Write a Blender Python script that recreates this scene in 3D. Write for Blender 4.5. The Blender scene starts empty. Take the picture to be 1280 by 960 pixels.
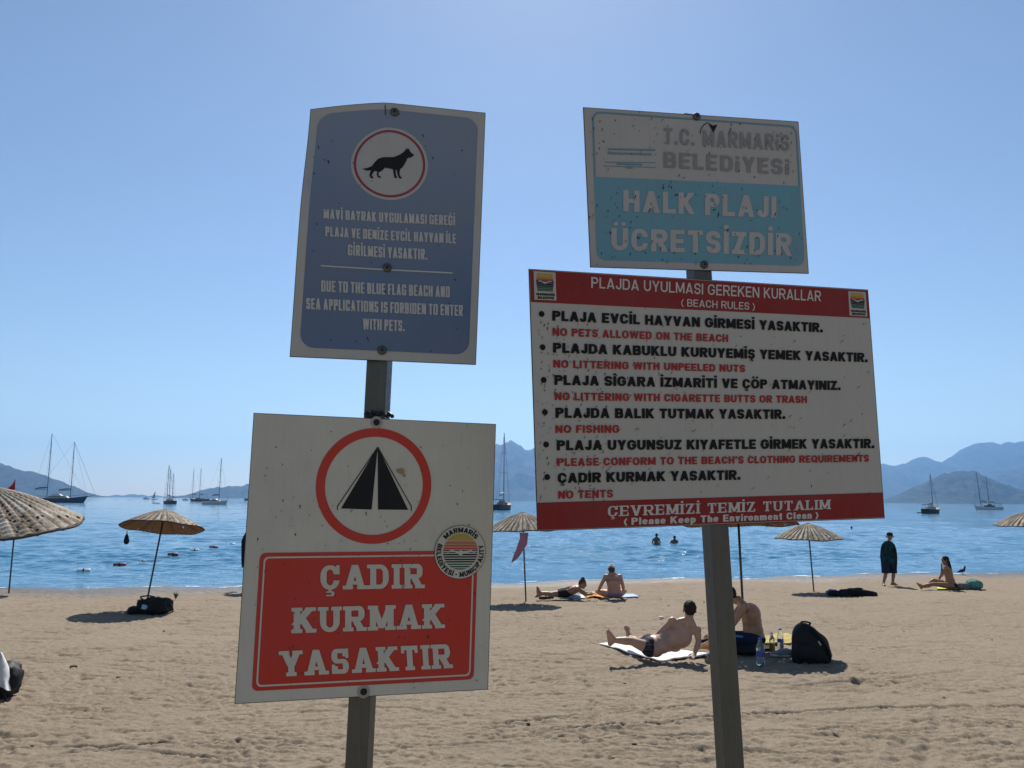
import bpy, bmesh, math, random
import numpy as np
from mathutils import Vector, Matrix, noise as mnoise
R_ = math.radians
random.seed(7); rng = np.random.default_rng(11)
sc = bpy.context.scene
COL = sc.collection

# ------------------------------------------------------------------ camera, sky, sun, exposure
CAM = Vector((0, 0, 2.65))
F = 1000.0
PITCH = math.atan(144.6 / F); ROLL = 0.007
CROT = (Matrix.Rotation(math.pi / 2 + PITCH, 3, 'X') @ Matrix.Rotation(ROLL, 3, 'Z'))
cd = bpy.data.cameras.new('camera'); cd.sensor_width = 36; cd.lens = F / 1280 * 36
cd.clip_start = 0.05; cd.clip_end = 80000
cam = bpy.data.objects.new('camera', cd); COL.objects.link(cam)
cam.matrix_world = Matrix.Translation(CAM) @ CROT.to_4x4()
sc.camera = cam

SUN_EL, SUN_AZ = R_(46), R_(2)
SUNV = Vector((math.cos(SUN_EL) * math.sin(SUN_AZ), math.cos(SUN_EL) * math.cos(SUN_AZ), math.sin(SUN_EL)))
w = bpy.data.worlds.new('World'); sc.world = w; w.use_nodes = True
nt = w.node_tree; bg = nt.nodes['Background']
sky = nt.nodes.new('ShaderNodeTexSky'); sky.sky_type = 'NISHITA'; sky.sun_disc = False
sky.sun_elevation = SUN_EL; sky.sun_rotation = SUN_AZ
sky.altitude = 0; sky.air_density = 0.95; sky.dust_density = 0.2; sky.ozone_density = 1.7
nt.links.new(sky.outputs[0], bg.inputs[0]); bg.inputs[1].default_value = 0.071
sl = bpy.data.lights.new('sun', 'SUN'); sl.energy = 4.8; sl.angle = R_(0.5); sl.color = (1, 0.95, 0.87)
so = bpy.data.objects.new('sun', sl); COL.objects.link(so)
so.rotation_euler = SUNV.to_track_quat('Z', 'Y').to_euler()
so.location = (0, 0, 60)
sc.view_settings.view_transform = 'Standard'; sc.view_settings.look = 'None'
sc.view_settings.exposure = 0.5; sc.view_settings.gamma = 1
sc.view_settings.use_curve_mapping = False
sc.render.engine = 'CYCLES'
sc.cycles.use_denoising = True; sc.cycles.denoiser = 'OPENIMAGEDENOISE'; sc.cycles.denoising_input_passes = 'RGB_ALBEDO_NORMAL'; sc.cycles.denoising_prefilter = 'ACCURATE'
sc.cycles.max_bounces = 6; sc.cycles.transparent_max_bounces = 8
sc.cycles.volume_bounces = 0
sc.cycles.use_adaptive_sampling = False; sc.cycles.sample_clamp_direct = 40; sc.cycles.sample_clamp_indirect = 4

# ------------------------------------------------------------------ pixel helpers (photo pixels 1280 x 960)
def ray(px, py):
    return CROT @ Vector(((px - 640) / F, -(py - 480) / F, -1))
def P(px, py, y):
    r = ray(px, py); return CAM + r * (y / r.y)
def und(x, y):
    return (0.012 * np.sin(0.55 * x + 0.4 * y + 1) + 0.010 * np.sin(-0.37 * x + 0.8 * y + 2.2)
            + 0.007 * np.sin(1.3 * x + 0.9 * y) + 0.006 * np.sin(2.1 * x - 1.1 * y + 0.7)) * np.clip((y - 3) / 5, 0, 1)
def gz(x, y):
    x = np.asarray(x, float); y = np.asarray(y, float)
    p = 0.85 - 0.0333 * np.clip(y, -2, 150) + 0.0078 * np.clip(x, -80, 80)
    k = np.clip((y - 13) / 8, 0, 1)
    return np.maximum(p, -3.0) + und(x, y) + .052 * k * k * (3 - 2 * k)
def G(px, py):
    r = ray(px, py); y = 10.0
    for _ in range(60):
        q = CAM + r * (y / r.y)
        g = float(gz(q.x, q.y))
        y2 = (CAM.z - g) / (-r.z) * r.y
        y = 0.5 * y + 0.5 * y2
    q = CAM + r * (y / r.y)
    return Vector((q.x, q.y, float(gz(q.x, q.y))))
def W0(px, py):                      # point on the sea surface
    r = ray(px, py); return CAM + r * (-CAM.z / r.z)

# ------------------------------------------------------------------ materials
def mat(name, col, rough=0.7, metal=0.0, spec=0.5, build=None):
    m = bpy.data.materials.new(name); m.use_nodes = True
    b = m.node_tree.nodes['Principled BSDF']
    b.inputs['Base Color'].default_value = (*col, 1)
    b.inputs['Roughness'].default_value = rough
    b.inputs['Metallic'].default_value = metal
    b.inputs['Specular IOR Level'].default_value = spec
    if build: build(m.node_tree, b)
    return m
def nd(t, kind, **kw):
    n = t.nodes.new(kind)
    for k, v in kw.items():
        if k.startswith('i_'):
            key = k[2:]
            n.inputs[int(key) if key.isdigit() else key.replace('_', ' ')].default_value = v
        else: setattr(n, k, v)
    return n
def ramp(t, src, stops):
    r = t.nodes.new('ShaderNodeValToRGB'); e = r.color_ramp.elements
    while len(e) < len(stops): e.new(0.5)
    for i, (p, c) in enumerate(stops):
        e[i].position = p; e[i].color = (*c, 1) if len(c) == 3 else c
    t.links.new(src, r.inputs[0]); return r
def mix(t, fac, a, b, mode='MIX'):
    m = t.nodes.new('ShaderNodeMix'); m.data_type = 'RGBA'; m.blend_type = mode
    for sock, v in ((m.inputs[0], fac), (m.inputs[6], a), (m.inputs[7], b)):
        if hasattr(v, 'is_output'): t.links.new(v, sock)
        else: sock.default_value = v if isinstance(v, (int, float)) else (*v, 1)
    return m.outputs[2]
def objco(t, scale=(1, 1, 1)):
    tc = t.nodes.new('ShaderNodeTexCoord'); mp = t.nodes.new('ShaderNodeMapping')
    mp.inputs['Scale'].default_value = scale
    t.links.new(tc.outputs['Object'], mp.inputs[0]); return mp.outputs[0]
def noise(t, co, scale, detail=3, rough=0.55):
    n = nd(t, 'ShaderNodeTexNoise'); n.inputs['Scale'].default_value = scale
    n.inputs['Detail'].default_value = detail; n.inputs['Roughness'].default_value = rough
    t.links.new(co, n.inputs['Vector']); return n.outputs[0]
def bump(t, b, h, strength=0.3, dist=0.01):
    n = nd(t, 'ShaderNodeBump'); n.inputs['Strength'].default_value = strength
    n.inputs['Distance'].default_value = dist
    t.links.new(h, n.inputs['Height']); t.links.new(n.outputs[0], b.inputs['Normal'])

BW = (0, 0, 0), (1, 1, 1)
def paint(name, col, fade=0.15, speck=0.5, worn=None, rough=0.45, streak=0.25):
    """weathered sign print: cloudy fading, dark specks, thin slanted scratches"""
    def bld(t, b):
        co = objco(t)
        cloud = ramp(t, noise(t, co, 6, 5, .65), [(.3, BW[0]), (.75, BW[1])]).outputs[0]
        dirtc = tuple(c * (1 - fade) + .22 * fade for c in col)
        c1 = mix(t, cloud, col, dirtc)
        co2 = objco(t, (38, 6, 3.2))
        st = ramp(t, noise(t, co2, 3, 3, .6), [(.5, BW[0]), (.8, BW[1])]).outputs[0]
        sm = nd(t, 'ShaderNodeMath', operation='MULTIPLY'); t.links.new(st, sm.inputs[0]); sm.inputs[1].default_value = streak
        c2 = mix(t, sm.outputs[0], c1, tuple(c * .55 + .05 for c in col))
        if worn:
            wn = ramp(t, noise(t, objco(t, (1, 1, 1)), 75, 4, .7), [(.68, BW[0]), (.72, BW[1])]).outputs[0]
            c2 = mix(t, wn, c2, worn)
        # specks: voronoi cells gated by noise
        v = nd(t, 'ShaderNodeTexVoronoi'); v.inputs['Scale'].default_value = 85
        tc = nd(t, 'ShaderNodeTexCoord'); mp = nd(t, 'ShaderNodeMapping'); mp.inputs['Rotation'].default_value = (0, R_(24), 0)
        mp.inputs['Scale'].default_value = (1, 1, .42)
        t.links.new(tc.outputs['Object'], mp.inputs[0]); t.links.new(mp.outputs[0], v.inputs['Vector'])
        sp = ramp(t, v.outputs['Distance'], [(.10, BW[1]), (.17, BW[0])]).outputs[0]
        gate = ramp(t, noise(t, co, 7.3, 5, .7), [(.585, BW[0]), (.62, BW[1])]).outputs[0]
        rnd = nd(t, 'ShaderNodeSeparateColor'); t.links.new(v.outputs['Color'], rnd.inputs[0])
        gt = nd(t, 'ShaderNodeMath', operation='GREATER_THAN'); gt.inputs[1].default_value = .45; t.links.new(rnd.outputs[0], gt.inputs[0])
        m1 = nd(t, 'ShaderNodeMath', operation='MULTIPLY'); t.links.new(sp, m1.inputs[0]); t.links.new(gate, m1.inputs[1])
        m2 = nd(t, 'ShaderNodeMath', operation='MULTIPLY'); t.links.new(m1.outputs[0], m2.inputs[0]); t.links.new(gt.outputs[0], m2.inputs[1])
        m3 = nd(t, 'ShaderNodeMath', operation='MULTIPLY'); t.links.new(m2.outputs[0], m3.inputs[0]); m3.inputs[1].default_value = min(1, speck * 1.7)
        t.links.new(mix(t, m3.outputs[0], c2, (.012, .012, .014)), b.inputs['Base Color'])
    return mat(name, col, rough, 0, .10, bld)

def fabric(name, col, rough=.9, var=.25, scale=30):
    def bld(t, b):
        n = noise(t, objco(t), scale, 4)
        t.links.new(mix(t, n, tuple(c * (1 - var) for c in col), tuple(min(1, c * (1 + var)) for c in col)), b.inputs['Base Color'])
        bump(t, b, noise(t, objco(t), scale * 6, 2), .3, .004)
    return mat(name, col, rough, 0, .2, bld)
def skinmat(name, col):
    def bld(t, b):
        n = noise(t, objco(t), 9, 4)
        t.links.new(mix(t, n, (col[0] * .72, col[1] * .60, col[2] * .55), (col[0] * 1.2, col[1] * 1.2, col[2] * 1.18)), b.inputs['Base Color'])
        b.inputs['Subsurface Weight'].default_value = .08
        b.inputs['Subsurface Radius'].default_value = (.01, .004, .002)
    return mat(name, col, .48, 0, .45, bld)

# ------------------------------------------------------------------ mesh builder and tagging
def rootloc(o):
    return Vector((0, 0, 0)) if o is None else (o.location.copy() if o.parent is None else rootloc(o.parent))
class MB:
    def __init__(s): s.v = []; s.f = []; s.mi = []
    def add(s, vs, fs):
        b = len(s.v); s.v += [tuple(v) for v in vs]; s.f += [tuple(i + b for i in f) for f in fs]
    def box(s, c, h, rot=None):
        vs = []
        for sx in (-1, 1):
            for sy in (-1, 1):
                for sz in (-1, 1):
                    d = Vector((sx * h[0], sy * h[1], sz * h[2]))
                    if rot: d = rot @ d
                    vs.append(Vector(c) + d)
        s.add(vs, [(0, 1, 3, 2), (4, 6, 7, 5), (0, 4, 5, 1), (2, 3, 7, 6), (0, 2, 6, 4), (1, 5, 7, 3)])
    def tube(s, pts, r, n=8, cap=True):
        pts = [Vector(p) for p in pts]; rs = r if hasattr(r, '__len__') else [r] * len(pts)
        rows = []; prev = None
        for i, p in enumerate(pts):
            d = (pts[min(i + 1, len(pts) - 1)] - pts[max(i - 1, 0)]).normalized()
            a = prev if prev is not None else (Vector((1, 0, 0)) if abs(d.x) < .8 else Vector((0, 1, 0)))
            u = (a - d * a.dot(d)).normalized(); vv = d.cross(u); prev = u
            rows.append([p + (u * math.cos(2 * math.pi * k / n) + vv * math.sin(2 * math.pi * k / n)) * rs[i] for k in range(n)])
        vs = [q for r_ in rows for q in r_]; fs = []
        for i in range(len(rows) - 1):
            for k in range(n):
                fs.append((i * n + k, i * n + (k + 1) % n, (i + 1) * n + (k + 1) % n, (i + 1) * n + k))
        if cap: fs += [tuple(range(n))[::-1], tuple(range((len(rows) - 1) * n, len(rows) * n))]
        s.add(vs, fs)
    def lathe(s, prof, n=16, c=(0, 0, 0), rot=None):
        vs = []; c = Vector(c)
        for (r, z) in prof:
            for k in range(n):
                a = 2 * math.pi * k / n; d = Vector((r * math.cos(a), r * math.sin(a), z))
                vs.append(c + (rot @ d if rot else d))
        fs = []
        for i in range(len(prof) - 1):
            for k in range(n):
                fs.append((i * n + k, i * n + (k + 1) % n, (i + 1) * n + (k + 1) % n, (i + 1) * n + k))
        fs += [tuple(range(n))[::-1], tuple(range((len(prof) - 1) * n, len(prof) * n))]
        s.add(vs, fs)
    def build(s, name, m, parent=None, origin=None, smooth=False):
        o_ = rootloc(parent) if parent is not None else Vector(origin or (0, 0, 0))
        me = bpy.data.meshes.new(name)
        me.from_pydata([(v[0] - o_.x, v[1] - o_.y, v[2] - o_.z) for v in s.v], [], s.f)
        me.materials.append(m)
        if smooth: me.polygons.foreach_set('use_smooth', [True] * len(me.polygons))
        me.update()
        o = bpy.data.objects.new(name, me); COL.objects.link(o)
        if parent is not None: o.parent = parent
        else: o.location = o_
        return o
def tag(o, label=None, cat=None, group=None, kind=None):
    if label: o['label'] = label
    if cat: o['category'] = cat
    if group: o['group'] = group
    if kind: o['kind'] = kind
    return o
def empty(name, loc, label, cat, group=None):
    o = bpy.data.objects.new(name, None); COL.objects.link(o); o.location = loc; o.empty_display_size = .1
    return tag(o, label, cat, group)
def copy_tree(o, parent=None):
    c = o.copy(); COL.objects.link(c)
    if parent is not None: c.parent = parent
    for ch in o.children: copy_tree(ch, c)
    return c
def np_mesh(name, V, Fq, m, smooth=True):
    me = bpy.data.meshes.new(name)
    me.vertices.add(len(V)); me.vertices.foreach_set('co', np.asarray(V, np.float32).ravel())
    n = len(Fq); me.loops.add(n * 4); me.polygons.add(n)
    me.loops.foreach_set('vertex_index', np.asarray(Fq, np.int32).ravel())
    me.polygons.foreach_set('loop_start', np.arange(0, n * 4, 4, dtype=np.int32))
    me.polygons.foreach_set('loop_total', np.full(n, 4, np.int32))
    me.materials.append(m)
    if smooth: me.polygons.foreach_set('use_smooth', np.ones(n, bool))
    me.update(calc_edges=True); me.validate()
    o = bpy.data.objects.new(name, me); COL.objects.link(o); return o
def grid_faces(nr, nc, wrap=False):
    i = np.arange(nr - 1)[:, None]; j = np.arange(nc if wrap else nc - 1)[None, :]
    j2 = (j + 1) % nc
    return np.stack([i * nc + j, i * nc + j2, (i + 1) * nc + j2, (i + 1) * nc + j], -1).reshape(-1, 4)
def smooth_noise(x, y, seed):
    """cheap value noise, numpy"""
    r = np.random.default_rng(seed); T = r.random((256, 256))
    xi = np.floor(x).astype(int); yi = np.floor(y).astype(int); fx = x - xi; fy = y - yi
    fx = fx * fx * (3 - 2 * fx); fy = fy * fy * (3 - 2 * fy)
    g = lambda a, b: T[a % 256, b % 256]
    return (g(xi, yi) * (1 - fx) + g(xi + 1, yi) * fx) * (1 - fy) + (g(xi, yi + 1) * (1 - fx) + g(xi + 1, yi + 1) * fx) * fy - .5

# ------------------------------------------------------------------ sand
def sand_build(t, b):
    co = objco(t)
    n1 = noise(t, co, .7, 5, .6); n2 = noise(t, co, 22, 4, .7); n3 = noise(t, co, 260, 2, .8)
    c = mix(t, n1, SAND_A, SAND_B)
    c = mix(t, ramp(t, n2, [(.35, BW[0]), (.7, BW[1])]).outputs[0], c, mix(t, .5, c, (.19, .148, .102)))
    fl = noise(t, objco(t, (1, 1.6, 1)), 48, 4, .75)
    c = mix(t, ramp(t, fl, [(.33, (.8,) * 3), (.47, BW[0])]).outputs[0], c, (.115, .09, .066))
    c = mix(t, ramp(t, fl, [(.58, BW[0]), (.72, (.45,) * 3)]).outputs[0], c, (.42, .355, .275))
    g = ramp(t, n3, [(.30, BW[1]), (.42, BW[0])]).outputs[0]
    gm = nd(t, 'ShaderNodeMath', operation='MULTIPLY'); t.links.new(g, gm.inputs[0]); gm.inputs[1].default_value = .5
    c = mix(t, gm.outputs[0], c, (.085, .07, .058))
    # wet strip at the waterline (by height above the sea)
    ge = nd(t, 'ShaderNodeNewGeometry'); se = nd(t, 'ShaderNodeSeparateXYZ'); t.links.new(ge.outputs['Position'], se.inputs[0])
    ad = nd(t, 'ShaderNodeMath', operation='MULTIPLY_ADD'); t.links.new(n1, ad.inputs[0]); ad.inputs[1].default_value = .06; t.links.new(se.outputs[2], ad.inputs[2])
    wet = ramp(t, ad.outputs[0], [(.07, BW[1]), (.15, BW[0])]).outputs[0]
    c = mix(t, wet, c, (.10, .078, .058))
    t.links.new(c, b.inputs['Base Color'])
    rr = nd(t, 'ShaderNodeMapRange'); t.links.new(wet, rr.inputs[0]); rr.inputs[3].default_value = .95; rr.inputs[4].default_value = .35
    t.links.new(rr.outputs[0], b.inputs['Roughness'])
    h = nd(t, 'ShaderNodeMath', operation='ADD'); t.links.new(n2, h.inputs[0]); t.links.new(n3, h.inputs[1])
    bump(t, b, h.outputs[0], .55, .012)
SAND_A, SAND_B = (.31, .25, .183), (.245, .195, .14)
M_sand = mat('sand', SAND_A, .95, 0, .15, sand_build)

def make_sand():
    az_f = np.arange(-.70, .70, .0021)
    az = np.concatenate([np.linspace(-math.pi, -.72, 60), az_f, np.linspace(.72, math.pi, 60)[:-1]])
    r = np.concatenate([np.array([.02, .5, 1, 1.6, 2.3, 3.0, 3.6, 4.1, 4.5]), 4.7 * np.exp(np.arange(0, math.log(46 / 4.7), .0030)), np.array([48, 52, 60, 75, 90])])
    A, Rr = np.meshgrid(az, r)
    X = Rr * np.sin(A); Y = Rr * np.cos(A)
    D = np.zeros_like(X)
    # trodden surface: low hummocks + wind ripples + countless heel prints
    for (sx, sy, amp, sd) in ((2.2, 2.6, .007, 1), (5.5, 7.0, .0038, 2), (11, 22, .0042, 3), (22, 46, .0058, 4), (40, 84, .0040, 5)):
        D += amp * 2 * smooth_noise(X * sx + 31, Y * sy + 17, sd)
    nr, nc = X.shape
    a0 = az_f[0]; i0 = 60; lnr = math.log(4.7)
    def dent(cx, cy, lx, ly, ang, depth):
        rr = math.hypot(cx, cy); a = math.atan2(cx, cy); L = max(lx, ly) * 2.0
        c0 = int((a - L / rr - a0) / .0021) + i0; c1 = int((a + L / rr - a0) / .0021) + i0 + 1
        ra = max(rr - L, 4.7); rb = rr + L
        q0 = int((math.log(ra) - lnr) / .003) + 9; q1 = int((math.log(rb) - lnr) / .003) + 10
        c0 = max(c0, 0); c1 = min(c1, nc); q1 = min(q1, nr)
        if c1 <= c0 or q1 <= q0: return
        dx = X[q0:q1, c0:c1] - cx; dy = Y[q0:q1, c0:c1] - cy
        ca, sa = math.cos(ang), math.sin(ang)
        e = ((dx * ca + dy * sa) / lx) ** 2 + ((-dx * sa + dy * ca) / ly) ** 2
        D[q0:q1, c0:c1] += -depth * np.exp(-e * 1.6) + depth * .55 * np.exp(-((np.sqrt(e) - 1.25) / .33) ** 2)
    for k in range(1900):
        rr = 4.7 + (30 - 4.7) * random.random() ** 1.25; a = random.uniform(-.66, .66)
        if random.random() < .2: lx, ly, dp = random.uniform(.08, .14), random.uniform(.035, .06), random.uniform(.009, .021)
        else: lx, ly, dp = random.uniform(.04, .20), random.uniform(.022, .05), random.uniform(.006, .015)
        dent(rr * math.sin(a), rr * math.cos(a), lx, ly, random.gauss(0, .7), dp)
    # scuffed creases: thin troughs where warped noise crosses zero
    for q, (sx, sy, sk, dp, wd) in enumerate(((1.6, 6.5, .25, .018, .10), (2.6, 11, -.2, .016, .12), (4.5, 19, .12, .013, .15), (8, 32, -.1, .009, .20), (13, 55, .1, .0055, .24))):
        wx = X + .25 * smooth_noise(X * 1.7, Y * 1.7 + 40 * q, 50 + q); wy = Y + sk * X + .12 * smooth_noise(X * 2.3 + 9, Y * 3.1, 60 + q)
        nn = smooth_noise(wx * sx + 11, wy * sy + 3, 70 + q); gate = np.clip(smooth_noise(X * .9 + q * 7, Y * 1.6, 80 + q) * 3 + .55, 0, 1)
        tr = np.clip(1 - np.abs(nn) / wd, 0, 1); D += 1.5 * gate * (-dp * tr ** 1.5 + dp * .35 * np.clip(1 - np.abs(nn - wd * 1.4) / wd, 0, 1))
    # dragged / wheel lines across the foreground, traced on the ground
    def track(pts, wd, dp):
        q = [G(*p) for p in pts]; q = [(p.x, p.y) for p in q]
        ym = min(p[1] for p in q) - .6; yM = max(p[1] for p in q) + .6
        rows = np.where((r > ym - .5) & (r < math.hypot(max(abs(p[0]) for p in q), yM) + .5))[0]; sl = slice(rows[0], rows[-1] + 1)
        Xs, Ys = X[sl], Y[sl]; d = np.full(Xs.shape, 9.0)
        Yw = Ys + .05 * smooth_noise(Xs * 2.2, Ys * 2, 91) + .015 * smooth_noise(Xs * 9, Ys * 9, 92)
        for (x0, y0), (x1, y1) in zip(q[:-1], q[1:]):
            L = (x1 - x0) ** 2 + (y1 - y0) ** 2; t_ = np.clip(((Xs - x0) * (x1 - x0) + (Yw - y0) * (y1 - y0)) / L, 0, 1)
            d = np.minimum(d, np.hypot(Xs - x0 - t_ * (x1 - x0), Yw - y0 - t_ * (y1 - y0)))
        m_ = .45 + 1.1 * np.clip(smooth_noise(Xs * 1.3, Ys * 1.3, 93) + .5, 0, 1)
        D[sl] += 1.7 * m_ * (-dp * np.exp(-(d / wd) ** 2) + dp * .5 * np.exp(-((d - wd * 2) / wd) ** 2))
    track([(-30, 938), (200, 930), (420, 934), (720, 923), (900, 918), (1060, 910), (1150, 900), (1300, 908)], .022, .011)
    track([(-20, 931), (160, 935), (300, 953), (420, 950)], .022, .009)
    track([(80, 935), (260, 927), (440, 921)], .022, .009)
    track([(690, 912), (820, 903), (940, 893), (1090, 885), (1280, 884)], .028, .018)
    track([(620, 905), (740, 893), (870, 882)], .028, .014)
    track([(990, 858), (1060, 852), (1120, 848), (1200, 838)], .05, .018)
    track([(1150, 968), (1162, 930), (1172, 895), (1180, 872)], .05, .007)
    track([(1110, 965), (1130, 930), (1150, 900)], .05, .005)
    fade = np.clip((Rr - 1.5) / 2, 0, 1) * np.clip((48 - Rr) / 10, 0, 1)
    sea = np.clip((gz(X, Y) + .02) / .12, .12, 1)
    Z = gz(X, Y) + D * fade * sea
    V = np.stack([X, Y, Z], -1).reshape(-1, 3)
    o = np_mesh('sand', V, grid_faces(nr, nc, wrap=True)[:, ::-1], M_sand)
    tag(o, kind='structure')
make_sand()

# ------------------------------------------------------------------ sea
def sea_build(t, b):
    b.inputs['IOR'].default_value = 1.333
    tc = nd(t, 'ShaderNodeTexCoord')
    def wn(sx, sy, detail):
        mp = nd(t, 'ShaderNodeMapping'); mp.inputs['Scale'].default_value = (sx, sy, 1)
        t.links.new(tc.outputs['Object'], mp.inputs[0]); return noise(t, mp.outputs[0], 1, detail, .6)
    a = wn(1.6, 3.2, 4); c = wn(.22, .5, 4)
    h = nd(t, 'ShaderNodeMath', operation='MULTIPLY_ADD'); t.links.new(c, h.inputs[0]); h.inputs[1].default_value = 3.0; t.links.new(a, h.inputs[2])
    bump(t, b, h.outputs[0], SEA_BUMP[0], SEA_BUMP[1])
    gust = nd(t, 'ShaderNodeMath', operation='MULTIPLY_ADD'); t.links.new(wn(.05, .035, 4), gust.inputs[0]); gust.inputs[1].default_value = .5; t.links.new(wn(.35, .12, 3), gust.inputs[2])
    mr = nd(t, 'ShaderNodeMapRange'); t.links.new(gust.outputs[0], mr.inputs[0]); mr.inputs[1].default_value = .5; mr.inputs[2].default_value = 1.0; mr.inputs[3].default_value = .25; mr.inputs[4].default_value = 1.0
    bn = [n_ for n_ in t.nodes if n_.type == 'BUMP'][0]; t.links.new(mr.outputs[0], bn.inputs['Strength'])
    n = wn(.03, .09, 3)
    t.links.new(mix(t, n, (.022, .125, .225), (.036, .165, .285)), b.inputs['Base Color'])
SEA_BUMP = (1.0, .11)
M_sea = mat('sea', (.012, .07, .12), .035, 0, .5, sea_build)
def make_sea():
    az = np.concatenate([np.linspace(-1.45, -.70, 60)[:-1], np.arange(-.70, .70, .0024), np.linspace(.70, 1.45, 60)])
    ratio = np.concatenate([np.full(330, .0030), np.full(130, .006), np.full(110, .012), np.full(110, .03)])
    r = 17 * np.exp(np.concatenate([[0], np.cumsum(ratio)]))
    r = np.concatenate([r, [r[-1] * 1.6, r[-1] * 3, 60000]])
    A, Rr = np.meshgrid(az, r)
    X = Rr * np.sin(A); Y = Rr * np.cos(A); Z = np.zeros_like(X)
    dr = Rr * np.concatenate([[.003], ratio, [.3, .5, .9]])[:, None]
    rg = np.random.default_rng(5)
    for k in range(54):
        lam = .30 * 10 ** (rg.random() * 1.0); th = R_(rg.normal(6, 40)); kk = 2 * math.pi / lam
        amp = .0054 * lam ** .85
        ph = kk * (X * math.sin(th) + Y * math.cos(th)) + rg.random() * 6.28
        Z += amp * np.clip(lam / (3 * dr) - .6, 0, 1) * (np.sin(ph) + .22 * np.sin(2 * ph + 1.57))
    for k in range(16):
        lam = 4 * 10 ** (rg.random() * .6); th = R_(rg.normal(4, 22)); kk = 2 * math.pi / lam
        Z += .0016 * lam * np.clip(lam / (3 * dr) - .6, 0, 1) * np.sin(kk * (X * math.sin(th) + Y * math.cos(th)) + rg.random() * 6.28)
    depth = np.clip(-gz(X, Y) / .35, .06, 1)
    Z *= depth
    o = np_mesh('sea', np.stack([X, Y, Z], -1).reshape(-1, 3), grid_faces(*X.shape)[:, ::-1], M_sea)
    tag(o, kind='structure')
make_sea()

# ------------------------------------------------------------------ hills across the bay
def hill_build(t, b):
    n = noise(t, objco(t, (1, 1, 2)), .03, 9, .75)
    t.links.new(mix(t, ramp(t, n, [(.42, BW[0]), (.6, BW[1])]).outputs[0], (.007, .014, .007), (.045, .046, .030)), b.inputs['Base Color'])
M_hill = mat('wooded hillside', (.06, .07, .04), .95, 0, .1, hill_build)
def hill(name, prof, D, depth, seed):
    """a real ridge: profile of skyline pixels -> crest heights at distance D, slopes in front and behind"""
    pts = [P(px, py, D) for px, py in prof]
    xs = np.array([p.x for p in pts]); zs = np.array([max(p.z, 0) for p in pts])
    n = 260; m = 40
    x = np.linspace(xs[0], xs[-1], n); zc = np.interp(x, xs, zs)
    rough = D * .0024
    for f, a in ((14 / D, .7), (40 / D, .5), (110 / D, .34), (260 / D, .2)):
        zc = zc + rough * a * 2 * smooth_noise(x * f * 4 + 9, x * 0 + seed, seed)
    zc = np.maximum(zc, 0) * np.clip(np.minimum(x - xs[0], xs[-1] - x) / (abs(xs[-1] - xs[0]) * .01), 0, 1)
    u = np.linspace(-1, 1, m)
    Xg, Ug = np.meshgrid(x, u); Zc = np.broadcast_to(zc, Xg.shape)
    prof_u = (1 - np.abs(Ug) ** 1.15)
    nz = sum(smooth_noise(Xg * f + 5, Ug * depth * f + seed, seed + i) * a for i, (f, a) in enumerate(((9 / depth, .34), (22 / depth, .26), (60 / depth, .14))))
    Z = Zc * prof_u * (1 + nz * 2 * (1 - prof_u)) - 2
    V = np.stack([Xg, D + Ug * depth, Z], -1).reshape(-1, 3)
    o = np_mesh(name, V, grid_faces(m, n), M_hill); tag(o, kind='structure')
hill('hills', [(-420, 560), (-200, 548), (-60, 563), (0, 578), (18, 587), (40, 588), (60, 597), (80, 609), (97, 622.5)], 3600, 420, 3)
hill('hills', [(228, 623), (245, 616), (262, 611), (290, 608), (312, 606), (340, 600), (380, 596), (430, 606), (470, 615), (500, 624)], 4200, 350, 4)
hill('hills', [(470, 624), (520, 590), (560, 572), (600, 562), (622, 556), (640, 552), (650, 556), (656, 561), (664, 561), (672, 556), (700, 545), (760, 552), (830, 562), (900, 570), (960, 580), (1010, 600), (1060, 627)], 5200, 900, 5)
hill('hills', [(930, 626), (980, 600), (1040, 582), (1103, 580), (1113, 580), (1122, 581), (1128, 578), (1135, 578), (1145, 571), (1154, 569.5), (1162, 572), (1170, 578), (1182, 575), (1190, 571), (1205, 560), (1216, 555), (1231, 551.5), (1245, 553), (1280, 550), (1340, 547), (1420, 556), (1500, 590)], 6500, 1150, 6)
hill('hills', [(1090, 628), (1122, 624), (1136, 614), (1160, 601), (1180, 591), (1196, 587.5), (1215, 589), (1228, 594), (1245, 602), (1262, 609), (1284, 618), (1310, 629)], 3300, 300, 8)
hill('hills', [(1190, 628), (1225, 607), (1245, 596), (1262, 587), (1280, 582.5), (1320, 572), (1380, 580), (1460, 629)], 5200, 450, 9)
hill('hills', [(95, 622), (130, 620), (160, 619.4), (200, 620.2), (236, 621.6)], 7000, 200, 12)

# ------------------------------------------------------------------ air
HAZE_D, HAZE_C = 0.000125, (.26, .54, 1.0)
mh = bpy.data.materials.new('haze'); mh.use_nodes = True
t = mh.node_tree; t.nodes.remove(t.nodes['Principled BSDF'])
pv = nd(t, 'ShaderNodeVolumePrincipled'); pv.inputs['Color'].default_value = (*HAZE_C, 1); pv.inputs['Density'].default_value = HAZE_D
pv.inputs['Anisotropy'].default_value = 0.4
t.links.new(pv.outputs[0], t.nodes['Material Output'].inputs['Volume'])
hz = MB(); hz.box((0, 3750, 278), (7200, 4150, 282)); ho = hz.build('haze', mh); tag(ho, kind='stuff')

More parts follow.
